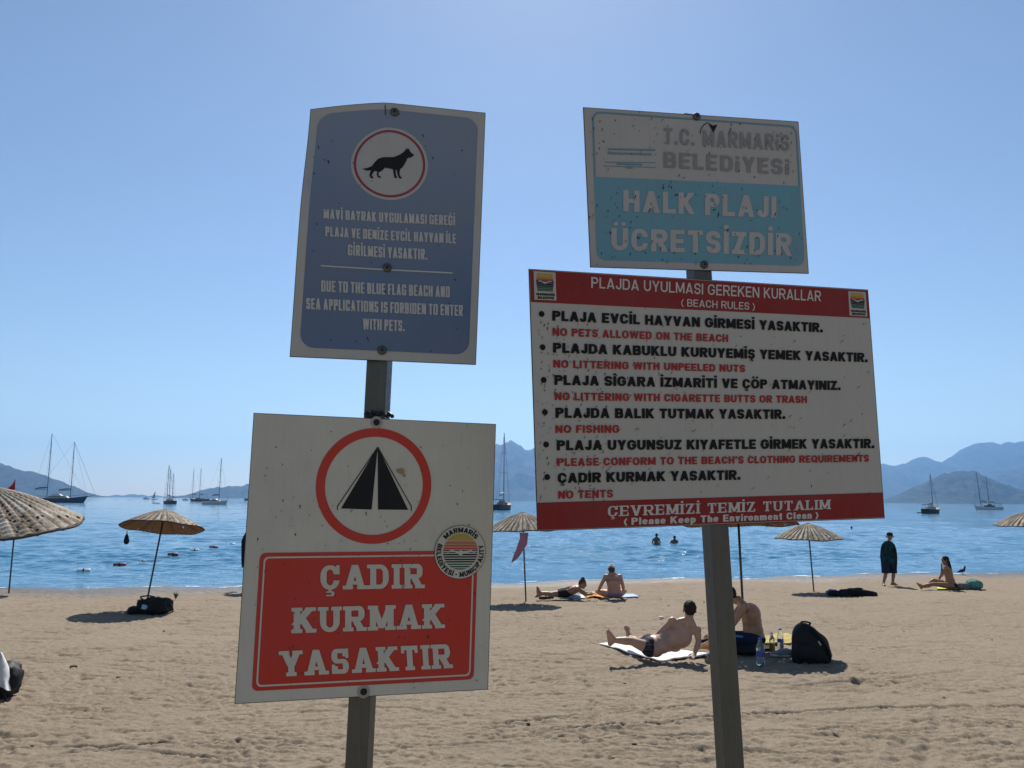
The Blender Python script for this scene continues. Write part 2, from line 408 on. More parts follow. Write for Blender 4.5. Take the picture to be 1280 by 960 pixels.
# ------------------------------------------------------------------ lettering engine: glyphs as signed distance fields -> polygons
def rb(X, Y, x0, y0, x1, y1, r=(0, 0, 0, 0)):      # corner radii tl tr br bl ; >0 inside
    cx, cy = (x0 + x1) / 2, (y0 + y1) / 2
    R = np.where(X < cx, np.where(Y > cy, r[0], r[3]), np.where(Y > cy, r[1], r[2]))
    R = np.clip(R, 0, min(x1 - x0, y1 - y0) / 2 if min(x1 - x0, y1 - y0) > 0 else 0)
    qx = np.abs(X - cx) - (x1 - x0) / 2 + R; qy = np.abs(Y - cy) - (y1 - y0) / 2 + R
    return -(np.minimum(np.maximum(qx, qy), 0) + np.hypot(np.maximum(qx, 0), np.maximum(qy, 0)) - R)
def band(X, Y, p, q, t, y0=0, y1=1):
    dx, dy = q[0] - p[0], q[1] - p[1]; L = math.hypot(dx, dy)
    d = np.abs((X - p[0]) * dy - (Y - p[1]) * dx) / L
    return np.minimum(t / 2 - d, np.minimum(Y - y0, y1 - Y))
U = np.maximum
def inter(*a):
    r = a[0]
    for b in a[1:]: r = np.minimum(r, b)
    return r
def un(*a):
    r = a[0]
    for b in a[1:]: r = np.maximum(r, b)
    return r
WID = dict(A=.80, B=.72, C=.74, D=.74, E=.64, F=.60, G=.78, H=.74, I=0, J=.56, K=.76, L=.60, M=.92, N=.76, O=.80, P=.69, Q=.80, R=.74,
           S=.68, T=.70, U=.74, V=.78, W=1.08, X=.76, Y=.76, Z=.68)
WIDL = dict(a=.54, e=.56, h=.54, i=0, l=0, m=.84, n=.54, o=.57, p=.57, r=.38, s=.50, t=.36, v=.54)
BASE = {'Ç': 'C', 'Ğ': 'G', 'İ': 'I', 'Ö': 'O', 'Ş': 'S', 'Ü': 'U'}
def glyph_field(ch, st):
    t, h, wm, rd, slab = st['t'], st['h'], st['w'], st['r'], st.get('slab', 0)
    n = st['n']
    def grid(wd):
        x = np.arange(-.30, wd + .30, 1 / n); y = np.arange(-.34, 1.40, 1 / n)
        return np.meshgrid(x, y)
    if ch in '.,':
        X, Y = grid(t); return X, Y, rb(X, Y, 0, 0 if ch == '.' else -.12, t * 1.05, t * 1.05), t
    if ch == '-':
        X, Y = grid(.3); return X, Y, rb(X, Y, 0, .36, .3, .36 + h), .3
    if ch == "'":
        X, Y = grid(t); return X, Y, inter(rb(X, Y, 0, .66, t, 1)), t
    if ch in '()':
        X, Y = grid(.28); c = .62 if ch == '(' else -.34
        d = np.hypot((X - c) , (Y - .42) * .95); f = inter(t * .42 - np.abs(d - .62 + t * .4), (.28 + t * .2 - X) if ch == '(' else X + t * .2, Y + .22, 1.06 - Y)
        return X, Y, f, .28
    low = ch in WIDL
    b = BASE.get(ch, ch)
    if low:
        xh = .73; wd = WIDL[ch] * wm if WIDL[ch] else t
        X, Y = grid(wd); r = min(wd / 2, xh / 2) * rd
        if ch == 'o': f = inter(rb(X, Y, 0, 0, wd, xh, (r,) * 4), -rb(X, Y, t, h, wd - t, xh - h, (max(r - t, .02),) * 4))
        elif ch in 'ea':
            o = inter(rb(X, Y, 0, 0, wd, xh, (r,) * 4), -rb(X, Y, t, h * .9, wd - t, xh - h * .9, (max(r - t, .02),) * 4))
            if ch == 'e': f = un(inter(o, -rb(X, Y, wd * .55, xh * .30, wd + 1, xh * .30 + .09)), rb(X, Y, t * .5, xh * .5 - h * .4, wd - t * .3, xh * .5 + h * .4))
            else: f = un(inter(rb(X, Y, 0, 0, wd, xh * .62, (r * .6, 0, 0, r * .6)), -rb(X, Y, t, h * .8, wd - t, xh * .62 - h * .7, (.04,) * 4)), rb(X, Y, wd - t, 0, wd, xh * .8), inter(o, Y - xh * .62, 2 - Y, X + .0))
        elif ch == 's':
            f = None
        elif ch == 'i': f = un(rb(X, Y, 0, 0, t, .70), rb(X, Y, 0, .82, t, 1.0))
        elif ch == 'l': f = rb(X, Y, 0, 0, t, 1)
        elif ch in 'hnmr':
            f = rb(X, Y, 0, 0, t, 1 if ch == 'h' else xh)
            if ch == 'm':
                w2 = (wd + t) / 2
                for x0 in (0, w2 - t):
                    f = un(f, inter(rb(X, Y, x0, -1, x0 + w2, xh, (r * .5, r, 0, 0)), -rb(X, Y, x0 + t, -1, x0 + w2 - t, xh - h, (.08, .1, 0, 0)), Y))
            elif ch == 'r': f = un(f, inter(rb(X, Y, 0, -1, wd + t * .5, xh, (r * .5, r, 0, 0)), -rb(X, Y, t, -1, wd + .3, xh - h * 1.15), Y))
            else: f = un(f, inter(rb(X, Y, 0, -1, wd, xh, (r * .5, r, 0, 0)), -rb(X, Y, t, -1, wd - t, xh - h, (.08, .12, 0, 0)), Y))
        elif ch == 'p': f = un(rb(X, Y, 0, -.26, t, xh), inter(rb(X, Y, 0, 0, wd, xh, (0, r, r, 0)), -rb(X, Y, t, h, wd - t, xh - h, (.03, .12, .12, .03))))
        elif ch == 't': f = un(rb(X, Y, wd * .25, 0, wd * .25 + t, .95, (0, 0, 0, .12)), rb(X, Y, 0, xh - h, wd, xh), rb(X, Y, wd * .25, 0, wd, h, (0, 0, 0, .12)))
        elif ch == 'v': f = un(band(X, Y, (t * .45, xh), (wd / 2, 0), t, 0, xh), band(X, Y, (wd - t * .45, xh), (wd / 2, 0), t, 0, xh))
        if ch == 's':
            r2 = min(wd, xh * .5) / 2
            m0 = xh / 2
            a_ = inter(rb(X, Y, 0, m0 - h / 2, wd, xh, (r2,) * 4), -rb(X, Y, t, m0 + h / 2, wd - t, xh - h, (.04,) * 4), -rb(X, Y, wd / 2, -1, wd + 1, xh - h * 1.3))
            b_ = inter(rb(X, Y, 0, 0, wd, m0 + h / 2, (r2,) * 4), -rb(X, Y, t, h, wd - t, m0 - h / 2, (.04,) * 4), -rb(X, Y, -1, h * 1.3, wd / 2, 3))
            f = un(a_, b_)
        return X, Y, f, wd
    if ch == 'ı': b = 'I'
    wd = WID[b] * wm if WID[b] else t
    if slab and b == 'I': pass
    X, Y = grid(wd)
    r = min(wd / 2, .5) * rd; ri = max(r - t * .85, .025)
    stem = lambda x0: rb(X, Y, x0, 0, x0 + t, 1)
    bar = lambda y0, x0=0, x1=None, hh=None: rb(X, Y, x0, y0, wd if x1 is None else x1, y0 + (hh or h))
    ring = lambda: inter(rb(X, Y, 0, 0, wd, 1, (r,) * 4), -rb(X, Y, t, h, wd - t, 1 - h, (ri,) * 4))
    if b == 'O': f = ring()
    elif b == 'Q': f = un(ring(), band(X, Y, (wd * .55, .32), (wd, -.06), t * .7, -.06, .34))
    elif b == 'C': f = inter(ring(), -rb(X, Y, wd * .58, .37, wd + 1, .63))
    elif b == 'G': f = un(inter(ring(), -rb(X, Y, wd * .58, .50, wd + 1, .66)), bar(.40, wd * .52, wd, h * .9))
    elif b == 'D': f = inter(rb(X, Y, 0, 0, wd, 1, (0, r, r, 0)), -rb(X, Y, t, h, wd - t, 1 - h, (0, ri, ri, 0)))
    elif b in 'PR':
        r2 = min(.29, wd / 2) * rd
        f = un(stem(0), inter(rb(X, Y, 0, .40, wd, 1, (0, r2, r2, 0)), -rb(X, Y, t, .40 + h, wd - t, 1 - h, (0, max(r2 - t * .8, .02),) * 2)))
        if b == 'R': f = un(f, band(X, Y, (wd * .50, .5), (wd - t * .45, 0), t * 1.0, 0, .46))
    elif b == 'B':
        r2 = .25 * rd
        f = un(inter(rb(X, Y, 0, .5 - h / 2, wd * .96, 1, (0, r2, r2, 0)), -rb(X, Y, t, .5 + h / 2, wd * .96 - t, 1 - h, (0, .07, .07, 0))),
               inter(rb(X, Y, 0, 0, wd, .5 + h / 2, (0, r2, r2, 0)), -rb(X, Y, t, h, wd - t, .5 - h / 2, (0, .07, .07, 0))))
    elif b == 'S':
        r2 = min(wd, .5 + h / 2) / 2 * rd; q = max(r2 - t * .8, .02)
        a_ = inter(rb(X, Y, 0, .5 - h / 2, wd, 1, (r2,) * 4), -rb(X, Y, t, .5 + h / 2, wd - t, 1 - h, (q,) * 4), -rb(X, Y, wd / 2, -1, wd + 1, .69))
        b_ = inter(rb(X, Y, 0, 0, wd, .5 + h / 2, (r2,) * 4), -rb(X, Y, t, h, wd - t, .5 - h / 2, (q,) * 4), -rb(X, Y, -1, .31, wd / 2, 3))
        f = un(a_, b_)
    elif b == 'U': f = inter(rb(X, Y, 0, 0, wd, 3, (0, 0, r, r)), -rb(X, Y, t, h, wd - t, 3, (0, 0, ri, ri)), 1 - Y)
    elif b == 'J': f = inter(rb(X, Y, 0, 0, wd, 3, (0, 0, r, r)), -rb(X, Y, t, h, wd - t, 3, (0, 0, ri, ri)), 1 - Y, -rb(X, Y, -1, .34, wd - t, 3))
    elif b == 'I': f = stem(0)
    elif b == 'L': f = un(stem(0), bar(0))
    elif b == 'E': f = un(stem(0), bar(0), bar(1 - h), bar(.5 - h / 2, 0, wd * .92))
    elif b == 'F': f = un(stem(0), bar(1 - h), bar(.5 - h / 2, 0, wd * .9))
    elif b == 'H': f = un(stem(0), stem(wd - t), bar(.5 - h / 2))
    elif b == 'T': f = un(stem(wd / 2 - t / 2), bar(1 - h))
    elif b == 'A': f = un(band(X, Y, (t * .52, 0), (wd / 2, 1.0), t), band(X, Y, (wd - t * .52, 0), (wd / 2, 1.0), t), bar(.19, wd * .24, wd * .76, h * .85))
    elif b == 'V': f = un(band(X, Y, (t * .52, 1), (wd / 2, 0), t), band(X, Y, (wd - t * .52, 1), (wd / 2, 0), t))
    elif b == 'Y': f = un(band(X, Y, (t * .5, 1), (wd / 2, .38), t, .40, 1), band(X, Y, (wd - t * .5, 1), (wd / 2, .38), t, .40, 1), rb(X, Y, wd / 2 - t / 2, 0, wd / 2 + t / 2, .46))
    elif b == 'K': f = un(stem(0), band(X, Y, (t * .5, .38), (wd - t * .55, 1), t * .95, .32, 1), band(X, Y, (wd * .36, .62), (wd - t * .5, 0), t, 0, .64))
    elif b == 'M': f = un(stem(0), stem(wd - t), band(X, Y, (t * .6, 1), (wd / 2, .10), t * .92, .08, 1), band(X, Y, (wd - t * .6, 1), (wd / 2, .10), t * .92, .08, 1))
    elif b == 'N': f = un(stem(0), stem(wd - t), band(X, Y, (t * .5, 1), (wd - t * .5, 0), t))
    elif b == 'Z': f = un(bar(0), bar(1 - h), band(X, Y, (t * .62, 0), (wd - t * .62, 1), t))
    elif b == 'W':
        f = un(band(X, Y, (t * .45, 1), (wd * .27, 0), t * .9), band(X, Y, (wd * .5, 1), (wd * .27, 0), t * .9),
               band(X, Y, (wd * .5, 1), (wd * .73, 0), t * .9), band(X, Y, (wd - t * .45, 1), (wd * .73, 0), t * .9))
    if slab:
        s_ = slab * t; hh = st.get('sh', .13)
        def sl_(x, top): return rb(X, Y, x - t / 2 - s_, 1 - hh if top else 0, x + t / 2 + s_, 1 if top else hh)
        def beak(x0, x1, y0, y1): return rb(X, Y, x0, y0, x1, y1)
        k = t * .5
        ad = {'A': [(k, 0), (wd - k, 0)], 'K': [(k, 0), (k, 1), (wd - k, 0), (wd - k * 1.2, 1)], 'U': [(k, 1), (wd - k, 1)],
              'R': [(k, 0), (k, 1), (wd - k * .9, 0)], 'M': [(k, 0), (k, 1), (wd - k, 0), (wd - k, 1)], 'I': [(k, 0), (k, 1)],
              'T': [(wd / 2, 0)], 'Y': [(k, 1), (wd - k, 1), (wd / 2, 0)], 'V': [(k, 1), (wd - k, 1)],
              'D': [(k * .6, 0), (k * .6, 1)], 'E': [(k * .6, 0), (k * .6, 1)], 'L': [(k * .8, 0), (k * 1.0, 1)]}.get(b, [])
        for (x, tp) in ad: f = un(f, sl_(x, tp))
        q = t * .55
        if b == 'T': f = un(f, beak(0, q, .70, 1), beak(wd - q, wd, .70, 1))
        if b in 'EL': f = un(f, beak(wd - q, wd, 0, .32))
        if b == 'E': f = un(f, beak(wd - q, wd, .70, 1))
        if b == 'Z': f = un(f, beak(0, q, .70, 1), beak(wd - q, wd, 0, .30))
        if b in 'CS': f = un(f, beak(wd - q, wd, .62, 1.0))
        if b == 'S': f = un(f, beak(0, q, 0, .38))
    c = wd / 2
    if ch in 'ÇŞ': f = un(f, rb(X, Y, c - t * .22, -.12, c + t * .25, .02), inter(rb(X, Y, c - t * .65, -.27, c + t * .7, -.07, (.03, .09, .09, .03)), -rb(X, Y, c - t, -.21, c + t * .25, -.13)))
    if ch == 'İ': f = un(f, rb(X, Y, c - t * .5, 1.09, c + t * .5, 1.09 + min(t, .2), (st.get('dr', 0),) * 4))
    if ch in 'ÖÜ':
        for s in (-1, 1): f = un(f, rb(X, Y, c + s * wd * .22 - t * .42, 1.09, c + s * wd * .22 + t * .42, 1.09 + min(t * .84, .19), (st.get('dr', 0),) * 4))
    if ch == 'Ğ': f = un(f, inter(rb(X, Y, c - .2 * wm - .02, 1.07, c + .2 * wm + .02, 1.29, (0, 0, .12, .12)), -rb(X, Y, c - .1 * wm, 1.16, c + .1 * wm, 1.5, (0, 0, .05, .05))))
    return X, Y, f, wd
def march(X, Y, f, maxrun=40):
    """filled iso-polygons of f>0"""
    polys = []; ny, nx = f.shape; pos = f > 0
    for j in range(ny - 1):
        i = 0
        row0, row1 = pos[j], pos[j + 1]
        if not (row0.any() or row1.any()): continue
        y0, y1 = Y[j, 0], Y[j + 1, 0]
        while i < nx - 1:
            a, b, c, d = row0[i], row0[i + 1], row1[i + 1], row1[i]
            if a and b and c and d:
                k = i + 1
                while k < nx - 1 and row0[k + 1] and row1[k + 1] and k - i < maxrun: k += 1
                polys.append([(X[j, i], y0), (X[j, k], y0), (X[j, k], y1), (X[j, i], y1)]); i = k; continue
            if a or b or c or d:
                cs = [(X[j, i], y0, f[j, i]), (X[j, i + 1], y0, f[j, i + 1]), (X[j, i + 1], y1, f[j + 1, i + 1]), (X[j, i], y1, f[j + 1, i])]
                pl = []
                for q in range(4):
                    p1, p2 = cs[q], cs[(q + 1) % 4]
                    if p1[2] > 0: pl.append((p1[0], p1[1]))
                    if (p1[2] > 0) != (p2[2] > 0):
                        s = p1[2] / (p1[2] - p2[2]); pl.append((p1[0] + (p2[0] - p1[0]) * s, p1[1] + (p2[1] - p1[1]) * s))
                if len(pl) > 2: polys.append(pl)
            i += 1
    return polys
_gc = {}
def text_polys(s, st):
    key0 = st['id']; x = 0; out = []; last = 0
    for ch in s:
        if ch == ' ': x += st.get('space', .36) * (st['w'] ** .5); continue
        if (key0, ch) not in _gc:
            X, Y, f, wd = glyph_field(ch, st); _gc[(key0, ch)] = (march(X, Y, f), wd)
        pl, wd = _gc[(key0, ch)]
        out.append([[(p[0] + x, p[1]) for p in q] for q in pl])
        last = x + wd; x += wd + st.get('gap', .13)
    return out, last
ST = {
    'cond': dict(t=.185, h=.155, w=.60, r=.55, gap=.085, n=34, space=.26),
    'black': dict(t=.285, h=.235, w=1.08, r=.95, gap=.085, n=34, space=.40),
    'bold': dict(t=.25, h=.21, w=1.02, r=.95, gap=.115, n=32, space=.42),
    'semi': dict(t=.155, h=.14, w=.98, r=1, gap=.12, n=32, space=.38, dr=.08),
    'round': dict(t=.24, h=.20, w=.98, r=1, gap=.13, n=34, space=.34, dr=.12),
    'wide': dict(t=.20, h=.17, w=.92, r=.9, gap=.17, n=36, space=.5),
    'slab': dict(t=.31, h=.175, w=1.30, r=.92, gap=.26, n=44, space=.5, slab=.34, sh=.15),
    'slabs': dict(t=.225, h=.11, w=1.10, r=.95, gap=.21, n=30, space=.5, slab=.45, sh=.10, dr=.1),
}
for k, v in ST.items(): v['id'] = k

# ------------------------------------------------------------------ signs
class Sign:
    def __init__(s, corners, scale_y):
        r = [ray(*p) for p in corners]          # TL TR BR BL
        A = np.array([list(r[0]), list(-r[1]), list(r[2]), list(-r[3])]).T
        l = np.linalg.svd(A)[2][-1]; l = l / l.mean()
        Pn = [r[i] * float(l[i]) for i in range(4)]
        k = scale_y / (sum(p.y for p in Pn) / 4)
        Pn = [CAM + p * k for p in Pn]
        s.O = Pn[3]; s.U = Pn[2] - Pn[3]; s.V = Pn[0] - Pn[3]
        s.W = s.U.length; s.H = s.V.length; s.u = s.U.normalized(); s.v = s.V.normalized()
        s.N = s.u.cross(s.v).normalized(); s.bend = None; s.inv = np.linalg.inv(np.array([list(s.u), list(s.v), list(s.N)]).T)
    def S(s, a, b, h=0):
        if s.bend: h = h + s.bend(a / s.W, b / s.H)
        return s.O + s.u * a + s.v * b + s.N * h
    def ab(s, px, py):                            # photo pixel -> in-plane metres
        r = ray(px, py); k = (s.O - CAM).dot(s.N) / r.dot(s.N); d = CAM + r * k - s.O
        q = s.inv @ np.array(list(d)); return float(q[0]), float(q[1])
    def start(s, name, label, cat):
        c = s.S(s.W / 2, 0); s.root = empty(name, c, label, cat); return s.root
    def panel(s, front, edge, th=.004, nx=24, ny=30):
        m = MB(); gridv = lambda h: [s.S(s.W * i / nx, s.H * j / ny, h) for j in range(ny + 1) for i in range(nx + 1)]
        q = [(j * (nx + 1) + i, j * (nx + 1) + i + 1, (j + 1) * (nx + 1) + i + 1, (j + 1) * (nx + 1) + i) for j in range(ny) for i in range(nx)]
        m.add(gridv(0), q); o = m.build('panel', front, s.root)
        e = MB(); e.add(gridv(-th), [f[::-1] for f in q])
        def strip(idx):
            A = [s.S(s.W * i / nx, s.H * j / ny, 0.0004) for i, j in idx]; B = [s.S(s.W * i / nx, s.H * j / ny, -th) for i, j in idx]
            n = len(idx); e.add(A + B, [(k, n + k, n + k + 1, k + 1) for k in range(n - 1)])
            # thin dark burr on the front edge
            c = (nx / 2, ny / 2); wd = .0013
            I = []
            for i, j in idx:
                a, b = s.W * i / nx, s.H * j / ny
                a += wd if i == 0 else -wd if i == nx else 0; b += wd if j == 0 else -wd if j == ny else 0
                I.append(s.S(a, b, .0006))
            e.add(A + I, [(k, k + 1, n + k + 1, n + k) for k in range(n - 1)])
        strip([(0, j) for j in range(ny, -1, -1)]); strip([(i, 0) for i in range(nx + 1)])
        strip([(nx, j) for j in range(ny + 1)]); strip([(i, ny) for i in range(nx, -1, -1)])
        e.build('edge', edge, s.root); return o
    def sdf(s, name, fn, box, res, h, m, maxrun=6):
        x = np.arange(box[0] - res, box[2] + 2 * res, res); y = np.arange(box[1] - res, box[3] + 2 * res, res)
        X, Y = np.meshgrid(x, y); mb = MB()
        for pl in march(X, Y, fn(X, Y), maxrun): mb.add([s.S(p[0], p[1], h) for p in pl], [tuple(range(len(pl)))])
        return mb.build(name, m, s.root)
    def poly(s, name, pts, h, m):                 # pts in photo pixels
        mb = MB(); mb.add([s.S(*s.ab(*p), h) for p in pts], [tuple(range(len(pts)))]); return mb
    def text(s, body, st, bl, br, tl, tr, m, h=.0022, name='lettering', wob=0):
        lines, L = text_polys(body, ST[st]); q = [np.array(s.ab(*p)) for p in (bl, br, tl, tr)]; mb = MB()
        for gl in lines:
            for pl in gl:
                vs = []
                for (x, y) in pl:
                    uu = x / L; p = (q[0] * (1 - uu) + q[1] * uu) * (1 - y) + (q[2] * (1 - uu) + q[3] * uu) * y
                    vs.append(s.S(p[0], p[1], h))
                mb.add(vs, [tuple(range(len(vs)))])
        return mb.build(name, m, s.root)
    def quad(s, name, pts, h, m, n=1):
        q = [np.array(s.ab(*p)) for p in pts]; mb = MB(); vs = []
        for j in range(n + 1):
            for i in range(n + 1):
                u, v = i / n, j / n; p = (q[3] * (1 - u) + q[2] * u) * (1 - v) + (q[0] * (1 - u) + q[1] * u) * v
                vs.append(s.S(p[0], p[1], h))
        mb.add(vs, [(j * (n + 1) + i, j * (n + 1) + i + 1, (j + 1) * (n + 1) + i + 1, (j + 1) * (n + 1) + i) for j in range(n) for i in range(n)])
        return mb.build(name, m, s.root) if name else mb
    def bolt(s, px, py, r, m, ring=None):
        a, b = s.ab(px, py); c = s.S(a, b, 0)
        rot = Matrix((s.u, s.N.cross(s.u), s.N)).transposed()
        if ring:
            k = MB(); k.lathe([(r * 1.9, .0), (r * 1.9, .0016), (r * 1.2, .0022)], 20, c, rot); w_ = k.build('washer', ring, s.root, smooth=False)
        k = MB(); k.lathe([(r, .0), (r, .004), (r * .86, .0062), (r * .4, .0075), (.0003, .0078)], 20, c, rot)
        bo = k.build('bolt', m, s.root, smooth=True)
        k = MB(); k.lathe([(r * .36, .0070), (r * .36, .0086), (r * .2, .0088)], 6, c, rot); k.build('bolt_socket', M_hole, bo)

M_edge = mat('dark sign edge', (.02, .02, .022), .6)
M_bolt = mat('weathered bolt', (.10, .095, .09), .55, .6)
M_hole = mat('bolt hole', (.01, .01, .01), .8)
M_washer = mat('zinc washer', (.30, .29, .25), .5, .4)
def dist_poly(pts):
    pts = np.array(pts)
    def fn(X, Y):
        ins = np.zeros(X.shape, bool); d = np.full(X.shape, 1e9)
        for (x0, y0), (x1, y1) in zip(pts, np.roll(pts, -1, 0)):
            c = (y0 > Y) != (y1 > Y); xi = (x1 - x0) * (Y - y0) / ((y1 - y0) or 1e-12) + x0
            ins ^= c & (X < xi)
            L = (x1 - x0) ** 2 + (y1 - y0) ** 2 + 1e-15; tt = np.clip(((X - x0) * (x1 - x0) + (Y - y0) * (y1 - y0)) / L, 0, 1)
            d = np.minimum(d, np.hypot(X - x0 - tt * (x1 - x0), Y - y0 - tt * (y1 - y0)))
        return np.where(ins, d, -d)
    return fn

# ---- blue sign about pets, upper left
M_pw = paint('aged white print', (.44, .42, .385), .25, .5, rough=.5)
M_blue = paint('faded blue print', (.115, .168, .275), .35, .3, rough=.5)
def sun_fade(t):                                   # sun bleaching is strongest along the upper edge
    b = t.nodes['Principled BSDF']; src = b.inputs['Base Color'].links[0].from_socket
    tc = nd(t, 'ShaderNodeTexCoord'); se = nd(t, 'ShaderNodeSeparateXYZ'); t.links.new(tc.outputs['Object'], se.inputs[0])
    mr = nd(t, 'ShaderNodeMapRange'); mr.inputs[1].default_value = .18; mr.inputs[2].default_value = .62; mr.inputs[3].default_value = 0; mr.inputs[4].default_value = .48; t.links.new(se.outputs[2], mr.inputs[0])
    t.links.new(mix(t, mr.outputs[0], src, (.285, .315, .35)), b.inputs['Base Color'])
sun_fade(M_blue.node_tree)
M_blet = paint('aged pale lettering', (.50, .48, .45), .2, .5, worn=(.12, .15, .27))
M_maroon = paint('faded crimson print', (.27, .035, .06), .2, .3)
M_black = paint('black print', (.012, .012, .014), .05, .1, streak=.05)
dog = Sign([(386, 118), (607, 141), (595, 456), (362, 446)], 2.15)
def dbend(u, v):
    if u > .44: return 0.0
    s = (.44 - u) / .44; k = min(1, max(0, (v - .52) / .48)); k = k * k * (3 - 2 * k)
    return -.088 * s ** 1.25 * k + .012 * s * math.exp(-((v - .45) / .22) ** 2)
dog.bend = dbend
dog.start('notice_board', 'faded blue metal sign with a dog in a circle and a bent top left corner', 'sign')
dog.panel(M_pw, M_edge)
Wd, Hd = dog.W, dog.H
rr = .075 * Wd
dog.sdf('printed_field', lambda X, Y: rb(X, Y, .047 * Wd, .036 * Hd, .957 * Wd, .972 * Hd, (rr * 1.1, rr, rr, rr)), (0, 0, Wd, Hd), .0075, .0008, M_blue, 3)
ca = dog.ab(487.2, 204.7); r0 = .1075
disc = lambda r: (lambda X, Y: r - np.hypot(X - ca[0], Y - ca[1]))
dog.sdf('printed_disc', disc(r0), (ca[0] - r0, ca[1] - r0, ca[0] + r0, ca[1] + r0), .0055, .0015, M_pw, 3)
dog.sdf('printed_ring', lambda X, Y: .0034 - np.abs(np.hypot(X - ca[0], Y - ca[1]) - .0965), (ca[0] - r0, ca[1] - r0, ca[0] + r0, ca[1] + r0), .0022, .0021, M_maroon, 2)
dg = [(765, 388), (745, 400), (728, 402), (718, 425), (700, 455), (686, 466), (682, 486), (685, 504), (697, 515), (690, 521), (678, 514), (670, 492), (667, 470), (660, 468), (661, 490), (665, 506), (671, 514), (660, 517), (652, 510), (648, 488), (645, 466), (600, 457), (582, 474), (562, 484), (563, 500), (578, 511), (572, 517), (557, 508), (552, 492), (557, 478), (540, 474), (530, 485), (524, 500), (535, 513), (521, 518), (511, 500), (515, 482), (520, 470), (495, 470), (470, 458), (500, 455), (525, 445), (540, 425), (560, 405), (590, 397), (650, 397), (682, 384), (706, 368), (720, 352), (724, 342), (729, 354), (738, 347), (740, 360), (752, 375), (763, 381)]
dpts = [dog.ab(350 + x / 4.571, 110 + y / 4.571) for x, y in dg]
dog.sdf('dog_silhouette', dist_poly(dpts), (min(p[0] for p in dpts), min(p[1] for p in dpts), max(p[0] for p in dpts), max(p[1] for p in dpts)), .0011, .0028, M_black, 6)
for body, c in (("MAVİ BAYRAK UYGULAMASI GEREĞİ", ((404.7, 274.5), (568.8, 282.2), (404.7, 262.6), (568.8, 269.8))),
                ("PLAJA VE DENİZE EVCİL HAYVAN İLE", ((406.9, 296.6), (569.9, 304.7), (406.9, 284.5), (569.9, 292.6))),
                ("GİRİLMESİ YASAKTIR.", ((434.9, 319.9), (534, 325), (434.9, 306.6), (534, 311.6))),
                ("DUE TO THE BLUE FLAG BEACH AND", ((401.6, 364.9), (562.2, 372), (401.6, 351.2), (562.2, 358.3))),
                ("SEA APPLICATIONS IS FORBIDEN TO ENTER", ((382.9, 386.7), (578.6, 395.4), (382.9, 373), (578.6, 381.7))),
                ("WITH PETS.", ((453.7, 412), (505.9, 414.4), (453.7, 398.2), (505.9, 400.6)))):
    dog.text(body, 'cond', *c, M_blet)
dog.quad('rule_line', [(401.4, 332.4), (565.5, 340.6), (565.5, 342.4), (401.4, 334.2)], .0022, M_blet, 12)
dog.quad('crack', [(480.8, 131), (482, 131), (482, 144), (481.2, 144)], .0026, M_hole, 2)
for p in ((493, 140.5), (484, 335), (477.5, 438)): dog.bolt(*p, .0125, M_bolt)

# ---- no-tents sign, lower left
M_tw = paint('white enamel print', (.55, .525, .44), .2, .6, rough=.4)
M_tred = paint('red enamel print', (.50, .044, .030), .12, .45, rough=.4)
M_orst = paint('rust stain', (.36, .22, .10), .2, .2)
tent = Sign([(317, 516), (620, 530), (610, 862), (293, 880)], 2.12)
tent.start('notice_board', 'white sign with a black tent in a red ring above a red panel', 'sign')
tent.panel(M_tw, M_edge)
ct = tent.ab(468.4, 606.9); mpx = 2.15 / 1000
tent.sdf('printed_ring', lambda X, Y: .0115 - np.abs(np.hypot(X - ct[0], Y - ct[1]) - .1390), (ct[0] - .16, ct[1] - .16, ct[0] + .16, ct[1] + .16), .004, .001, M_tred, 6)
T3 = lambda pts: [(280 + x / 3.5556, 500 + y / 3.5556) for x, y in pts]
mb = tent.poly('', T3([(683, 208), (656, 487), (520, 482)]), .001, None)
for pts in ([(683, 208), (818, 488), (684, 487)],):
    k = tent.poly('', T3(pts), .0012, None); mb.add(k.v, k.f)
for a, b_ in (((683, 209), (503, 474)), ((683, 209), (834, 476)), ((504, 470), (504, 489)), ((832, 474), (832, 493))):
    d = Vector((b_[0] - a[0], b_[1] - a[1])).normalized(); nrm = (-d.y * 2.0, d.x * 2.0)
    k = tent.poly('', T3([(a[0] - nrm[0], a[1] - nrm[1]), (b_[0] - nrm[0], b_[1] - nrm[1]), (b_[0] + nrm[0], b_[1] + nrm[1]), (a[0] + nrm[0], a[1] + nrm[1])]), .0015, None); mb.add(k.v, k.f)
mb.build('tent_symbol', M_black, tent.root)
redq = [tent.ab(*p) for p in ((325, 691), (597, 688), (592, 849), (314.5, 864))]
def warp_rect(inset, rad):
    """rounded rectangle in the sheared frame of the printed panel, as distance field"""
    q = np.array(redq); c = q.mean(0)
    pts = []
    for i in range(4):
        p, a, b_ = q[i], q[i - 1], q[(i + 1) % 4]
        ea = (a - p) / np.linalg.norm(a - p); eb = (b_ - p) / np.linalg.norm(b_ - p)
        pc = p + (ea + eb) * inset
        for kk in range(7):
            th = kk / 6; p0 = pc + ea * rad; p1 = pc; p2 = pc + eb * rad
            pts.append((1 - th) ** 2 * p0 + 2 * th * (1 - th) * p1 + th ** 2 * p2)
    return dist_poly(pts)
bx = (min(p[0] for p in redq), min(p[1] for p in redq), max(p[0] for p in redq), max(p[1] for p in redq))
tent.sdf('printed_panel', warp_rect(0, .016), bx, .0055, .001, M_tred, 30)
fr_o, fr_i = warp_rect(.0095, .014), warp_rect(.0138, .011)
tent.sdf('printed_border', lambda X, Y: np.minimum(fr_o(X, Y), -fr_i(X, Y)), bx, .0030, .0018, M_tw, 30)
